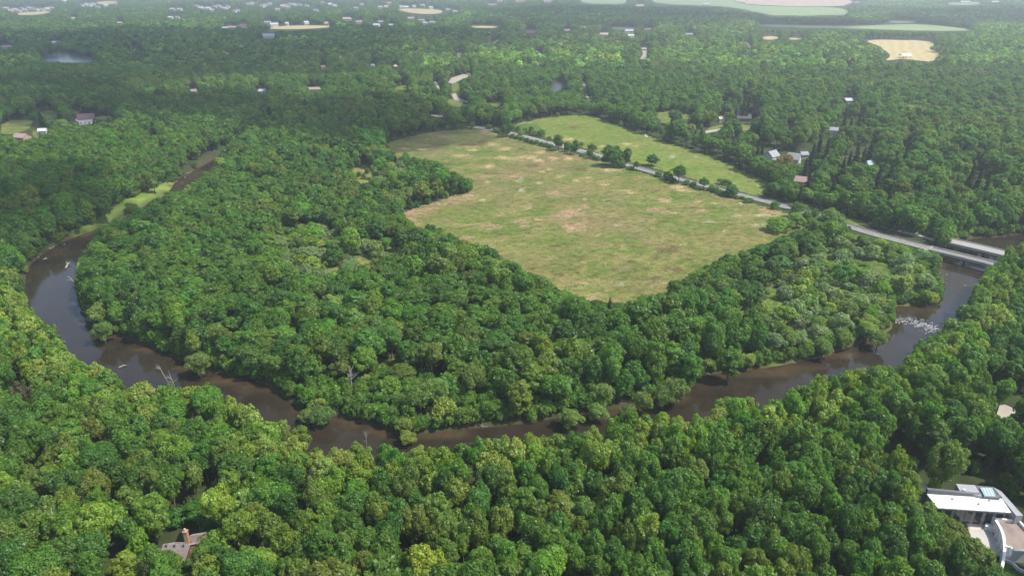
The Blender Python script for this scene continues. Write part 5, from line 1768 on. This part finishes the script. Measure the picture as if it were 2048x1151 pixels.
CON = [(1474, 214, 'bluespruce', 2.6, 15), (1466, 197, 'bluespruce', 2.4, 14), (1490, 200, 'spruce', 3.6, 22), (1498, 206, 'spruce', 3.6, 20), (1640, 290, 'spruce', 4.6, 22), (1655, 296, 'spruce', 4.6, 23), (1628, 300, 'spruce', 4.2, 19), (1715, 305, 'spruce', 4.2, 23), (1728, 312, 'spruce', 4.2, 21), (1744, 292, 'spruce', 4.2, 20),
       (1690, 240, 'spruce', 4.4, 21), (1702, 250, 'spruce', 4.4, 21), (1718, 244, 'spruce', 4.0, 20), (1524, 302, 'spruce', 3.2, 16), (1516, 298, 'spruce', 3.0, 15), (1391, 266, 'spruce', 2.8, 12), (1403, 264, 'spruce', 2.8, 12), (1760, 348, 'spruce', 3.6, 18), (1785, 338, 'spruce', 3.6, 19), (1812, 306, 'spruce', 3.6, 19),
       (1852, 344, 'spruce', 3.4, 17), (1946, 345, 'spruce', 4.6, 22), (1960, 356, 'spruce', 4.6, 22), (1975, 366, 'spruce', 4.2, 20), (1938, 362, 'spruce', 4.0, 18), (1466, 284, 'bluespruce', 2.6, 10), (1600, 388, 'spruce', 3.0, 13), (1780, 395, 'spruce', 3.4, 16), (1668, 372, 'spruce', 3.6, 15), (1620, 350, 'spruce', 3.6, 17),
       (1345, 236, 'spruce', 3.0, 12), (1450, 205, 'spruce', 3.4, 16), (1580, 260, 'spruce', 3.4, 16), (1612, 330, 'spruce', 3.4, 17), (1688, 330, 'spruce', 3.8, 19), (1700, 318, 'spruce', 3.8, 20), (925, 560, 'mid', 2.6, 13), (1220, 612, 'dark', 3.0, 13), (80, 232, 'spruce', 4.0, 14), (188, 242, 'spruce', 3.2, 10), (218, 238, 'dark', 4.4, 11)]
ONES = ['', 'one', 'two', 'three', 'four', 'five', 'six', 'seven', 'eight', 'nine', 'ten', 'eleven', 'twelve', 'thirteen', 'fourteen', 'fifteen', 'sixteen', 'seventeen', 'eighteen', 'nineteen']
TENS = ['', '', 'twenty', 'thirty', 'forty', 'fifty', 'sixty', 'seventy', 'eighty', 'ninety']


def numword(n):
    n = int(max(0, min(100, n)))
    if n == 0:
        return 'zero'
    if n == 100:
        return 'hundred'
    if n < 20:
        return ONES[n]
    return TENS[n // 10] + ('-' + ONES[n % 10] if n % 10 else '')


def where_words(px, py):
    return '%s percent down and %s percent across the photo' % (numword(round(py / 11.51)), numword(round(px / 20.48)))


for a, b, tn, r_, h_ in CON:
    sz = 'tall' if h_ > 17 else 'small' if h_ < 14 else 'middling'
    crown_tree(a, b, r_, h_, 'conifer', tn, 'conifer_tree', '%s %s conifer %s' % (sz, WORD[tn], where_words(a, b)), 'conifer', 'conifers in the woods')
S_ = 'shrub'
for i, (a, b, w_, h_, tn) in enumerate([
    (978, 258, 12, 8, 'mid'), (991, 264, 10, 8, 'grey'), (1000, 266, 10, 7, 'grey'), (1025, 276, 9, 7, 'mid'), (1034, 278, 9, 7, 'dark'), (1044, 281, 9, 7, 'mid'), (1054, 284, 9, 7, 'dark'), (1063, 287, 9, 7, 'dark'), (1072, 289, 10, 8, 'mid'), (1082, 292, 9, 7, 'dark'), (1091, 294, 9, 7, 'mid'), (1100, 296, 9, 7, 'dark'),
    (1043, 271, 9, 9, 'grey'), (1050, 264, 9, 7, 'mid'), (1062, 266, 9, 12, 'dark'), (1069, 270, 12, 9, 'pale'), (1083, 272, 13, 11, 'dark'), (1036, 261, 9, 7, 'mid'), (1099, 282, 7, 8, 'mid'), (1163, 291, 7, 6, 'mid'), (1164, 313, 9, 6, 'mid'), (1195, 321, 10, 8, 'mid'), (1188, 319, 9, 8, 'mid'), (1262, 340, 9, 7, 'mid'),
    (1317, 353, 12, 9, 'mid'), (1346, 366, 12, 9, 'dark'), (1374, 370, 11, 9, 'mid'), (1386, 374, 11, 9, 'dark'), (1421, 382, 11, 9, 'mid'), (1430, 385, 11, 10, 'dark'), (1440, 389, 11, 9, 'mid'), (1450, 392, 12, 9, 'dark'), (1448, 369, 20, 9, 'dark'), (1484, 398, 8, 5, 'dark'), (1497, 405, 15, 8, 'mid'), (1549, 418, 13, 13, 'dark'),
    (1558, 462, 36, 24, 'yel'), (1630, 436, 10, 16, 'dark'), (1640, 470, 24, 16, 'mid'), (718, 353, 8, 8, 'dark'), (727, 358, 8, 9, 'dark'), (735, 347, 9, 9, 'dark'), (1226, 232, 8, 7, 'mid'), (1050, 556, 8, 6, 'dark'), (872, 470, 16, 10, 'mid'), (880, 466, 12, 9, 'mid'), (1400, 470, 0, 0, 'mid')]):
    if w_:
        base_tree(a, b, w_ * 1.25, h_ * 1.2, 'bush', tn, S_, '%s shrub %s' % (WORD[tn], where_words(a, b)), 'shrub', 'shrubs of the scrub and the roadsides')

# ------------------------------------------------------------------ all the other trees
cell = {}
CS = 5.5


def free(x, y, r, k):
    i, j = int(x // CS), int(y // CS)
    for a in range(i - 2, i + 3):
        for b in range(j - 2, j + 3):
            for (qx, qy, qr) in cell.get((a, b), ()):
                if (qx - x) ** 2 + (qy - y) ** 2 < ((k if r > 2.45 or qr < 2.45 else .52) * (qr + r)) ** 2:
                    return False
    return True


def put(x, y, r):
    cell.setdefault((int(x // CS), int(y // CS)), []).append((x, y, r))


for q in SPEC:          # nothing nearer may hide the trees the photo picks out
    if q[5] in ('gold', 'lime', 'orange', 'purple', 'bluespruce', 'brown') or q[8] == 'conifer':
        lo_ = .72 if q[8] == 'conifer' else .55
        e_ = PX([(q[0] - q[2] * .6, q[1], q[3] * lo_), (q[0] + q[2] * .6, q[1], q[3] * lo_), (q[0] + q[2] * .45, q[1], q[3] * .92), (q[0] - q[2] * .45, q[1], q[3] * .92)])
        keep_visible([(u_[0], u_[1]) for u_ in e_])
VISK.update({0: vis, 1: grow(vis, 1), 4: grow(vis, 4)})
_s = np.array([(q[0], q[1], q[2], q[3]) for q in SPEC])
_h = np.zeros(len(SPEC), bool) & hides(_s[:, 0], _s[:, 1], _s[:, 2], _s[:, 3], .7)
for q, b_ in zip(SPEC, _h):
    if b_ and P(1024, 900).y > q[1]:
        print('stands before something:', q[7])
for q in SPEC:
    put(q[0], q[1], q[2])
AUTO = []      # x, y, r, h, proto, tint


def pick_tint(x, y, zone, r_):
    if zone == 'edge':
        w = (('yel', .40), ('pale', .32), ('fresh', .20), ('mid', .08))
    elif zone == 'near':
        w = (('mid', .46), ('dark', .16), ('olive', .15), ('yel', .10), ('fresh', .09), ('grey', .04))
    elif zone == 'E':
        w = (('grey', .40), ('pale', .34), ('fresh', .14), ('yel', .12))
    elif zone == 'S':
        w = (('mid', .45), ('blue', .24), ('fresh', .20), ('pale', .05), ('yel', .06))
    elif zone == 'pen':
        w = (('mid', .44), ('dark', .22), ('olive', .13), ('fresh', .10), ('grey', .07), ('yel', .04))
    else:
        w = (('mid', .42), ('dark', .20), ('olive', .16), ('grey', .09), ('fresh', .07), ('yel', .06))
    v = r_ * sum(q for _, q in w)
    for k, q in w:
        v -= q
        if v <= 0:
            return k
    return w[0][0]


YFAR = 480.0
for cls, (ra, rb, tries, kk) in enumerate(((3.5, 4.3, 2200, .72), (2.9, 3.5, 9000, .67), (2.46, 2.9, 36000, .64), (1.7, 2.4, 34000, .66), (1.1, 1.7, 30000, .66))):
    n = tries
    yy = np.sqrt(rng.uniform(62 ** 2, YFAR ** 2, n))
    xx = rng.uniform(-1, 1, n) * (.80 * (yy + 45))
    rr_ = rng.uniform(ra, rb, n)
    nearz = inside(NEAR_G, xx, yy)
    wide = ~nearz & (cls < 3)
    rr_ = np.where(wide, rr_ * 1.30, rr_)
    lowf = vnoise(xx, yy, 60, 1)
    hh = (8.8 + 1.6 * rr_) * rng.uniform(.88, 1.12, n) * (.86 + .28 * lowf)
    hh = np.where(wide, hh * rng.uniform(.62, .92, n), hh)
    zS, zE, zC = inside(BR_S, xx, yy), inside(BR_E, xx, yy), inside(BR_C, xx, yy) | inside(BR_N, xx, yy)
    br = zS | zE | zC
    u = rng.random(n)
    if cls < 2:
        keep = ~br | (zE & (u < .015)) | (zC & (u < .06))
    elif cls == 2:
        keep = ~br | (zE & (u < .12)) | (zC & (u < .2)) | (zS & (u < .05))
    else:
        keep = ~zE | (u < .45)
    bush = (br & (cls >= 2)) | (cls >= 3)
    hh = np.where(bush, 1.2 + rr_ * rng.uniform(1.15, 1.75, n), hh)
    hh = np.where(zE & bush, .7 + rr_ * rng.uniform(.8, 1.3, n), hh)
    hh = np.where(br & (cls == 2), 1.5 + rr_ * rng.uniform(1.3, 1.8, n), hh)
    keep &= ~blocked(xx, yy, rr_)
    kv = .8 if cls < 3 else .5
    hid = hides(xx, yy, rr_, hh, kv)
    for fc in ((.86, .74, .63, .52, .42) if cls < 3 else (.8, .6)):     # lower growth where a tall tree would stand before the river or a field
        h2 = hh * fc
        hid2 = hides(xx, yy, rr_, h2, kv)
        hh = np.where(hid & ~hid2, h2, hh)
        hid &= hid2
    keep &= ~hid
    if cls >= 3:
        # fill only where low growth would be seen: scrub, wood edges and banks
        pass
    nearz = inside(NEAR_G, xx, yy)
    sdr = np.full(n, 99.)
    mk = yy < 480
    sdr[mk] = sdist(RS, xx[mk], yy[mk])
    for i in np.nonzero(keep)[0]:
        x, y, r_, h_ = float(xx[i]), float(yy[i]), float(rr_[i]), float(hh[i])
        if not free(x, y, r_, kk):
            continue
        put(x, y, r_)
        zone = 'E' if zE[i] or zC[i] else 'S' if zS[i] else ('edge' if nearz[i] and sdr[i] < 15 and cls < 4 else 'near' if nearz[i] else 'pen')
        v = .55 * random.random() + .45 * float(np.clip((vnoise(x, y, 38, 9) - .5) * 1.6 + .5, 0, 1)) if zone in ('near', 'pen') else random.random()
        tn = pick_tint(x, y, zone, v)
        if bush[i]:
            pr = 'bush' if not (br[i] and cls == 2) or random.random() < .55 else 'willow'
        else:
            q_ = random.random()
            pr = 'round' if q_ < .78 else 'open' if q_ < .94 else 'tall'
            if zone == 'edge' and q_ > .45:
                pr = 'open'
            if zone == 'pen' and (sdr[i] < 14 or q_ < .22):
                pr = 'full'
        if zone == 'E' and tn in ('grey', 'pale') and random.random() < .6:
            tn = 'silver'
        AUTO.append((x, y, r_, h_, pr, tn))

# growth right at the waterline, hanging over it
for pts, side in ((INNER, 1),):
    ln = np.array([tuple(P(*q)[:2]) for q in pts])
    for a, b in zip(ln[:-1], ln[1:]):
        L_ = float(np.hypot(*(b - a)))
        if L_ < .5 or L_ > 90:
            continue
        k_ = 0.0
        while k_ < L_:
            r_ = random.uniform(1.0, 2.3)
            q_ = a + (b - a) * (k_ / L_)
            nrm_ = np.array([-(b - a)[1], (b - a)[0]]) / L_
            for sg_ in (-1, 1):
                o_ = q_ + nrm_ * sg_ * random.uniform(.9, 2.6)
                if 0.4 < float(sdist(RS, o_[:1], o_[1:])[0]) < 4 and random.random() < .86 and line_dist(ROAD_G, o_[:1], o_[1:], False)[0] > 7:
                    AUTO.append((float(o_[0]), float(o_[1]), r_, 1.4 + r_ * random.uniform(1.1, 1.7), 'bush', pick_tint(0, 0, 'S', random.random())))
            k_ += r_ * random.uniform(.8, 1.3)

# middle distance
st = 7.6
ys = np.arange(YFAR, 1010, st * .87)
MX, MY = [], []
for k, y in enumerate(ys):
    w_ = .80 * (y + 40)
    a = np.arange(-w_, w_, st) + (k % 2) * st / 2
    MX.append(a)
    MY.append(np.full(a.shape, y))
mx, my = np.concatenate(MX), np.concatenate(MY)
mx += rng.uniform(-.38, .38, mx.shape) * st
my += rng.uniform(-.38, .38, mx.shape) * st
mr = rng.uniform(3.2, 6.2, mx.shape)
mhh = (7.4 + 1.35 * mr) * rng.uniform(.72, 1.16, mx.shape) * (.82 + .36 * vnoise(mx, my, 80, 2))
for shrink in (1.0, .6, .34):
    ok = ~hides(mx, my, mr * shrink, mhh * shrink, .8, 1 if shrink > .5 else 0) & ~blocked(mx, my, mr * shrink)
    for i in np.nonzero(ok)[0]:
        x, y = float(mx[i]), float(my[i])
        if any(abs(q[0] - x) < 6 and abs(q[1] - y) < 6 for q in SPEC if q[1] > 440 and q[2] > 2):
            continue
        q_ = random.random()
        pr = ('round' if q_ < .56 else 'full' if q_ < .76 else 'open' if q_ < .93 else 'tall' if q_ < .97 or my[i] > 700 else 'conifer') if shrink > .5 else 'bush'
        v = .5 * random.random() + .5 * float(np.clip((vnoise(x, y, 70, 4) - .5) * 1.7 + .5, 0, 1))
        tn = pick_tint(x, y, 'far', v)
        AUTO.append((x, y, float(mr[i] * shrink), float(mhh[i] * shrink), pr, 'spruce' if pr == 'conifer' else tn))
    rest = ~ok
    mx, my, mr, mhh = mx[rest], my[rest], mr[rest], mhh[rest]

# far woods: clumps of a dozen crowns; single trees where a clump would stand on a field
FARI = []
st = 27.0
ys = np.arange(1000, 6800, st)
FX, FY = [], []
for k, y in enumerate(ys):
    w_ = .80 * (y + 40)
    a = np.arange(-w_, w_, st) + (k % 2) * st / 2
    FX.append(a)
    FY.append(np.full(a.shape, y))
qx, qy = np.concatenate(FX), np.concatenate(FY)
qx += rng.uniform(-.3, .3, qx.shape) * st
qy += rng.uniform(-.3, .3, qx.shape) * st
qh = 16 * (.72 + .55 * vnoise(qx, qy, 170, 6)) * rng.uniform(.9, 1.12, qx.shape)
bad = hides(qx, qy, np.full(qx.shape, 17.), qh, 1.0, 4) | hides(qx, qy + 13, np.full(qx.shape, 15.), qh, 1.0) | hides(qx, qy - 13, np.full(qx.shape, 15.), qh, 1.0) | blocked(qx, qy, np.full(qx.shape, 16.))
town = (qy > 2300) & (vnoise(qx, qy, 420, 12) > .50) & (PX(np.stack([qx, qy, 0 * qx], 1))[:, 0] < 1000)
bad |= town
for i in np.nonzero(~bad)[0]:
    FARI.append((qx[i], qy[i], qh[i], 'clump', 0))
bx, by = qx[bad], qy[bad]
btown = town[bad]
mlt = 9
tx = np.repeat(bx, mlt) + rng.uniform(-15, 15, len(bx) * mlt)
ty = np.repeat(by, mlt) + rng.uniform(-15, 15, len(bx) * mlt)
tr_ = rng.uniform(3.8, 6.4, len(tx))
th_ = (8 + 1.5 * tr_) * rng.uniform(.75, 1.1, len(tx))
ok = ~hides(tx, ty, tr_, th_, .8, 1) & ~blocked(tx, ty, tr_) & (~np.repeat(btown, mlt) | (rng.random(len(tx)) < .55))
for i in np.nonzero(ok)[0]:
    AUTO.append((float(tx[i]), float(ty[i]), float(tr_[i]), float(th_[i]), 'round' if random.random() < .8 else 'open', pick_tint(0, 0, 'far', random.random())))

# ------------------------------------------------------------------ build the single plants
DETAIL = {'round': 'broad', 'full': 'dense', 'open': 'open', 'tall': 'slender', 'willow': 'loose', 'bush': 'bushy', 'conifer': 'pointed'}


def ground_z(x, y):
    if y > 700 or abs(x) > 480:
        return 0.0
    return float(np.clip(WL + sdist(RS, np.array([x]), np.array([y]))[0] * .85, -3.0, 0.0))




def plant(x, y, r_, h_, proto, tn, name, label, cat, group):
    cm, tm, nr, nh = random.choice(PROTO[proto])
    t = thing(name, label, cat, (x, y, ground_z(x, y)), random.uniform(0, 2 * PI), group)
    t.scale = (r_ / nr, r_ / nr * random.uniform(.92, 1.08), h_ / nh)
    tr = link('trunk', tm, t)
    cr = link('crown', cm, t)
    base = TINT[tn]
    f = random.uniform(.84, 1.18)
    cr['tint'] = [base[0] * f * random.uniform(.92, 1.1), base[1] * f, base[2] * f * random.uniform(.9, 1.1)]
    return t


for q in SPEC:
    plant(*q)
n_tree = sum(1 for q in SPEC if q[8] == 'tree')
n_shrub = sum(1 for q in SPEC if q[8] == 'shrub')
n_wil = sum(1 for q in SPEC if q[8] == 'willow')
ap = PX(np.array([(q[0], q[1], q[3] * .6) for q in AUTO]))
ar = np.array([q[2] for q in AUTO])
size = ar / ap[:, 2]
vispx = (ap[:, 0] > -5) & (ap[:, 0] < 2053) & (ap[:, 1] > 0) & (ap[:, 1] < 1160) & (ar > 0)
isb = np.array([q[4] == 'bush' for q in AUTO])
isw = np.array([q[4] == 'willow' for q in AUTO])
order = np.argsort(-size)
inbr = np.array([q[1] < 480 and q[1] > 0 for q in AUTO])
brush_pt = np.zeros(len(AUTO), bool)
aX, aY = np.array([q[0] for q in AUTO]), np.array([q[1] for q in AUTO])
for z_ in (BR_S, BR_E, BR_C, BR_N):
    brush_pt |= inside(z_, aX, aY)
single = set()
cnt = {'tree': n_tree, 'shrub': n_shrub, 'willow': n_wil}
for i in order:
    if not vispx[i]:
        continue
    q = AUTO[i]
    cat = 'shrub' if isb[i] else 'willow' if isw[i] else 'tree'
    if cnt[cat] >= 300 or (cat == 'shrub' and not brush_pt[i]):
        continue
    cnt[cat] += 1
    single.add(int(i))
    px, py = ap[i, 0], ap[i, 1]
    nm = {'shrub': 'shrub', 'willow': 'willow_tree', 'tree': 'broadleaf_tree'}[cat]
    kindw = {'shrub': 'shrub', 'willow': 'willow', 'tree': 'tree'}[cat]
    lab = '%s %s %s %s' % (WORD[q[5]], DETAIL[q[4]], kindw, where_words(px, py))
    plant(*q, nm, lab, cat, {'tree': 'trees of the dense woodland along the near bank', 'shrub': 'shrubs of the scrub and the roadsides', 'willow': 'willows along the river'}[cat])
print('single plants', cnt, 'auto', len(AUTO), 'far clumps', len(FARI))

# ------------------------------------------------------------------ the mass of trees as one object
AZ = np.zeros(len(AUTO))
nm_ = (aY < 700) & (np.abs(aX) < 480)
AZ[nm_] = np.clip(WL + sdist(RS, aX[nm_], aY[nm_]) * .85, -3.0, 0.0)
MP, MR, MS, MT, MIX = [], [], [], [], []
UP, UR, US, UT, UIX = [], [], [], [], []
g = np.random.default_rng(5)
for i, q in enumerate(AUTO):
    if i in single:
        continue
    x, y, r_, h_, pr, tn = q
    key = 'open' if pr == 'willow' else pr
    b = TINT[tn]
    f = g.uniform(.82, 1.2)
    tint = (b[0] * f * g.uniform(.9, 1.12), b[1] * f, b[2] * f * g.uniform(.88, 1.12))
    nr, nh = MNOM[key]
    rec = ((x, y, float(AZ[i])), (0, 0, g.uniform(0, 2 * PI)), (r_ / nr, r_ / nr, h_ / nh), tint, int(g.choice(MI[key])))
    dst = (UP, UR, US, UT, UIX) if pr == 'bush' else (MP, MR, MS, MT, MIX)
    for a, b_ in zip(dst, rec):
        a.append(b_)
for x, y, h_, key, _ in FARI:
    v = vnoise(np.array([x]), np.array([y]), 130, 21)[0]
    b = (np.array(TINT['dark']) * .6 + np.array(TINT['mid']) * .4) * (1 - v) + (np.array(TINT['mid']) * .65 + np.array(TINT['yel']) * .4) * v
    if g.random() < .34:
        b = np.array(TINT[g.choice(['olive', 'fresh', 'grey', 'pale', 'yel', 'grey'])]) * .92
    b = b * g.uniform(.74, 1.42) * (.78 + .55 * vnoise(np.array([x]), np.array([y]), 330, 31)[0])
    MP.append((x, y, 0))
    MR.append((0, 0, g.uniform(0, 2 * PI)))
    s_ = g.uniform(.95, 1.12)
    MS.append((s_, s_, h_ / 16))
    MT.append(tuple(b))
    MIX.append(int(g.choice(MI['clump'])))

ngt = bpy.data.node_groups.new('scatter_trees', 'GeometryNodeTree')
ngt.interface.new_socket('Geometry', in_out='INPUT', socket_type='NodeSocketGeometry')
ngt.interface.new_socket('Geometry', in_out='OUTPUT', socket_type='NodeSocketGeometry')
nn = ngt.nodes
gi, go = nn.new('NodeGroupInput'), nn.new('NodeGroupOutput')
mtp = nn.new('GeometryNodeMeshToPoints')
iop = nn.new('GeometryNodeInstanceOnPoints')
ci = nn.new('GeometryNodeCollectionInfo')
ci.inputs['Collection'].default_value = MASS
ci.inputs['Separate Children'].default_value = True
ci.inputs['Reset Children'].default_value = True


def named(n, t):
    a = nn.new('GeometryNodeInputNamedAttribute')
    a.data_type = t
    a.inputs['Name'].default_value = n
    return a.outputs['Attribute']


L = ngt.links.new
L(gi.outputs[0], mtp.inputs['Mesh'])
L(mtp.outputs[0], iop.inputs['Points'])
L(ci.outputs[0], iop.inputs['Instance'])
iop.inputs['Pick Instance'].default_value = True
L(named('which', 'INT'), iop.inputs['Instance Index'])
e2r = nn.new('FunctionNodeEulerToRotation')
L(named('turn', 'FLOAT_VECTOR'), e2r.inputs[0])
L(e2r.outputs[0], iop.inputs['Rotation'])
L(named('grow', 'FLOAT_VECTOR'), iop.inputs['Scale'])
L(iop.outputs[0], go.inputs[0])


def mass(name, label, pos_, rot, scl, tint, idx):
    n = len(pos_)
    me = bpy.data.meshes.new(name)
    me.vertices.add(n)
    me.vertices.foreach_set('co', np.array(pos_, np.float32).ravel())
    for an, val in (('turn', rot), ('grow', scl), ('tint', tint)):
        a = me.attributes.new(an, 'FLOAT_VECTOR', 'POINT')
        a.data.foreach_set('vector', np.array(val, np.float32).ravel())
    a = me.attributes.new('which', 'INT', 'POINT')
    a.data.foreach_set('value', np.array(idx, np.int32))
    o = link(name, me)
    md = o.modifiers.new('scatter', 'NODES')
    md.node_group = ngt
    tag(o, label, name, kind='stuff')
    return o


mass('forest', 'dense deciduous woodland filling the river peninsula and the country beyond', MP, MR, MS, MT, MIX)
mass('undergrowth', 'low bushy growth between and along the edges of the woods', UP, UR, US, UT, UIX)

# ------------------------------------------------------------------ light, sky, clouds, haze
SUN_EL, SUN_AZ = math.radians(56), math.radians(-14)     # azimuth measured from +x towards +y
sdir = Vector((math.cos(SUN_EL) * math.cos(SUN_AZ), math.cos(SUN_EL) * math.sin(SUN_AZ), math.sin(SUN_EL)))
sl = bpy.data.lights.new('sun', 'SUN')
sl.energy = 3.9
sl.angle = math.radians(.53)
sl.color = (1.0, .955, .88)
so = bpy.data.objects.new('sun', sl)
COL.objects.link(so)
so.rotation_euler = (-sdir).to_track_quat('-Z', 'Y').to_euler()
so.location = (300, -100, 500)
w = bpy.data.worlds.new('World')
S.world = w
w.use_nodes = True
N = NT(w.node_tree)
bg = w.node_tree.nodes['Background']
sky = N.n('ShaderNodeTexSky', sky_type='NISHITA')
sky.sun_disc = False
sky.sun_elevation = SUN_EL
sky.sun_rotation = PI / 2 - SUN_AZ
sky.altitude = 300
sky.air_density = 1.2
sky.dust_density = 2.0
N.l(sky.outputs[0], bg.inputs['Color'])
bg.inputs['Strength'].default_value = .15

M_CLOUD, t = new_mat('cloud')
N = NT(t)
d = N.n('ShaderNodeBsdfDiffuse')
d.inputs['Color'].default_value = (.9, .9, .9, 1)
tp = N.n('ShaderNodeBsdfTransparent')
ms = N.n('ShaderNodeMixShader')
N.l(N.ramp(N.noise(N.pos(), .006, 4, .6), [(.3, (.50, .50, .50)), (.7, (.72, .72, .72))]), ms.inputs[0])
N.l(d.outputs[0], ms.inputs[2])
N.l(tp.outputs[0], ms.inputs[1])
ms.inputs[0].links[0].from_node.color_ramp.elements[0].color = (.26, .26, .26, 1)
ms.inputs[0].links[0].from_node.color_ramp.elements[1].color = (.42, .42, .42, 1)
N.out(ms.outputs[0])
CLOUDS = [  # shadow footprints traced from the darker woods
    [(-200, 62), (120, 66), (400, 56), (700, 58), (1000, 54), (1060, 64), (880, 92), (700, 105), (560, 128), (380, 150), (200, 118), (-200, 104)],
    [(330, 190), (480, 180), (560, 205), (760, 190), (880, 205), (1010, 232), (900, 248), (760, 262), (560, 240), (400, 215)],
    [(-150, 160), (120, 150), (260, 190), (330, 200), (240, 215), (60, 205), (-150, 225)],
    [(20, 330), (150, 325), (215, 380), (180, 430), (60, 420), (-20, 380)],
    [(1000, 16), (1250, 12), (1440, 22), (1500, 34), (1420, 48), (1180, 50), (1010, 40)],
    [(1500, 38), (1700, 36), (1720, 45), (1510, 44)],
    [(1760, 26), (2150, 14), (2200, 44), (1900, 40)],
]
ALT = 650.0
for k, fp in enumerate(CLOUDS):
    ring = gpoly(fp, 14, 1)
    lo, hi = ring.min(0), ring.max(0)
    gg = np.random.default_rng(70 + k)
    ext = max(hi - lo)
    rad = min(max(38.0, min(hi - lo) * .16), 150)
    bm = bmesh.new()
    pts = []
    for _ in range(4000):
        p = gg.uniform(lo, hi)
        if not inside(ring, p[:1], p[1:])[0]:
            continue
        if all(np.hypot(*(p - q)) > rad * .95 for q in pts):
            pts.append(p)
        if len(pts) > 260:
            break
    alt = ALT + rad * 1.2
    for p in pts:
        rr_ = rad * gg.uniform(.75, 1.35)
        c = Vector((p[0], p[1], 14)) + sdir * ((alt - 14) / sdir.z)
        geo = bmesh.ops.create_icosphere(bm, subdivisions=2, radius=rr_)
        oz = gg.uniform(-.12, .2) * rad
        for v in geo['verts']:
            n_ = math.sin(v.co.x * .06 + p[0]) * math.sin(v.co.y * .05 + p[1]) * math.sin(v.co.z * .07 + k)
            v.co *= 1 + .16 * n_
            v.co.z *= .55
            v.co += Vector((c.x, c.y, c.z + oz))
    me = bpy.data.meshes.new('cloud')
    bm.to_mesh(me)
    bm.free()
    me.materials.append(M_CLOUD)
    me.polygons.foreach_set('use_smooth', np.ones(len(me.polygons), bool))
    tag(link('cloud', me), kind='structure')

mh_, t = new_mat('haze_air')
N = NT(t)
pv = N.n('ShaderNodeVolumePrincipled', i_Density=.00019, i_Anisotropy=.25)
pv.inputs['Color'].default_value = (.86, .94, 1.0, 1)
o_ = N.n('ShaderNodeOutputMaterial')
N.l(pv.outputs[0], o_.inputs['Volume'])
hz = MB().box((0, 6800, 67), (18600, 17400, 150)).build('haze', mh_)
tag(hz, kind='stuff')

# ------------------------------------------------------------------ render settings
S.view_settings.view_transform = 'Standard'
S.view_settings.look = 'None'
S.view_settings.exposure = 0.58
S.view_settings.gamma = 1.0
cy = S.cycles
cy.use_adaptive_sampling = False
cy.max_bounces = 6
cy.diffuse_bounces = 4
cy.glossy_bounces = 2
cy.transmission_bounces = 3
cy.volume_bounces = 0
cy.transparent_max_bounces = 24
cy.use_denoising = True
cy.denoiser = 'OPENIMAGEDENOISE'
cy.denoising_input_passes = 'RGB_ALBEDO_NORMAL'
cy.denoising_prefilter = 'ACCURATE'
S.render.use_persistent_data = False
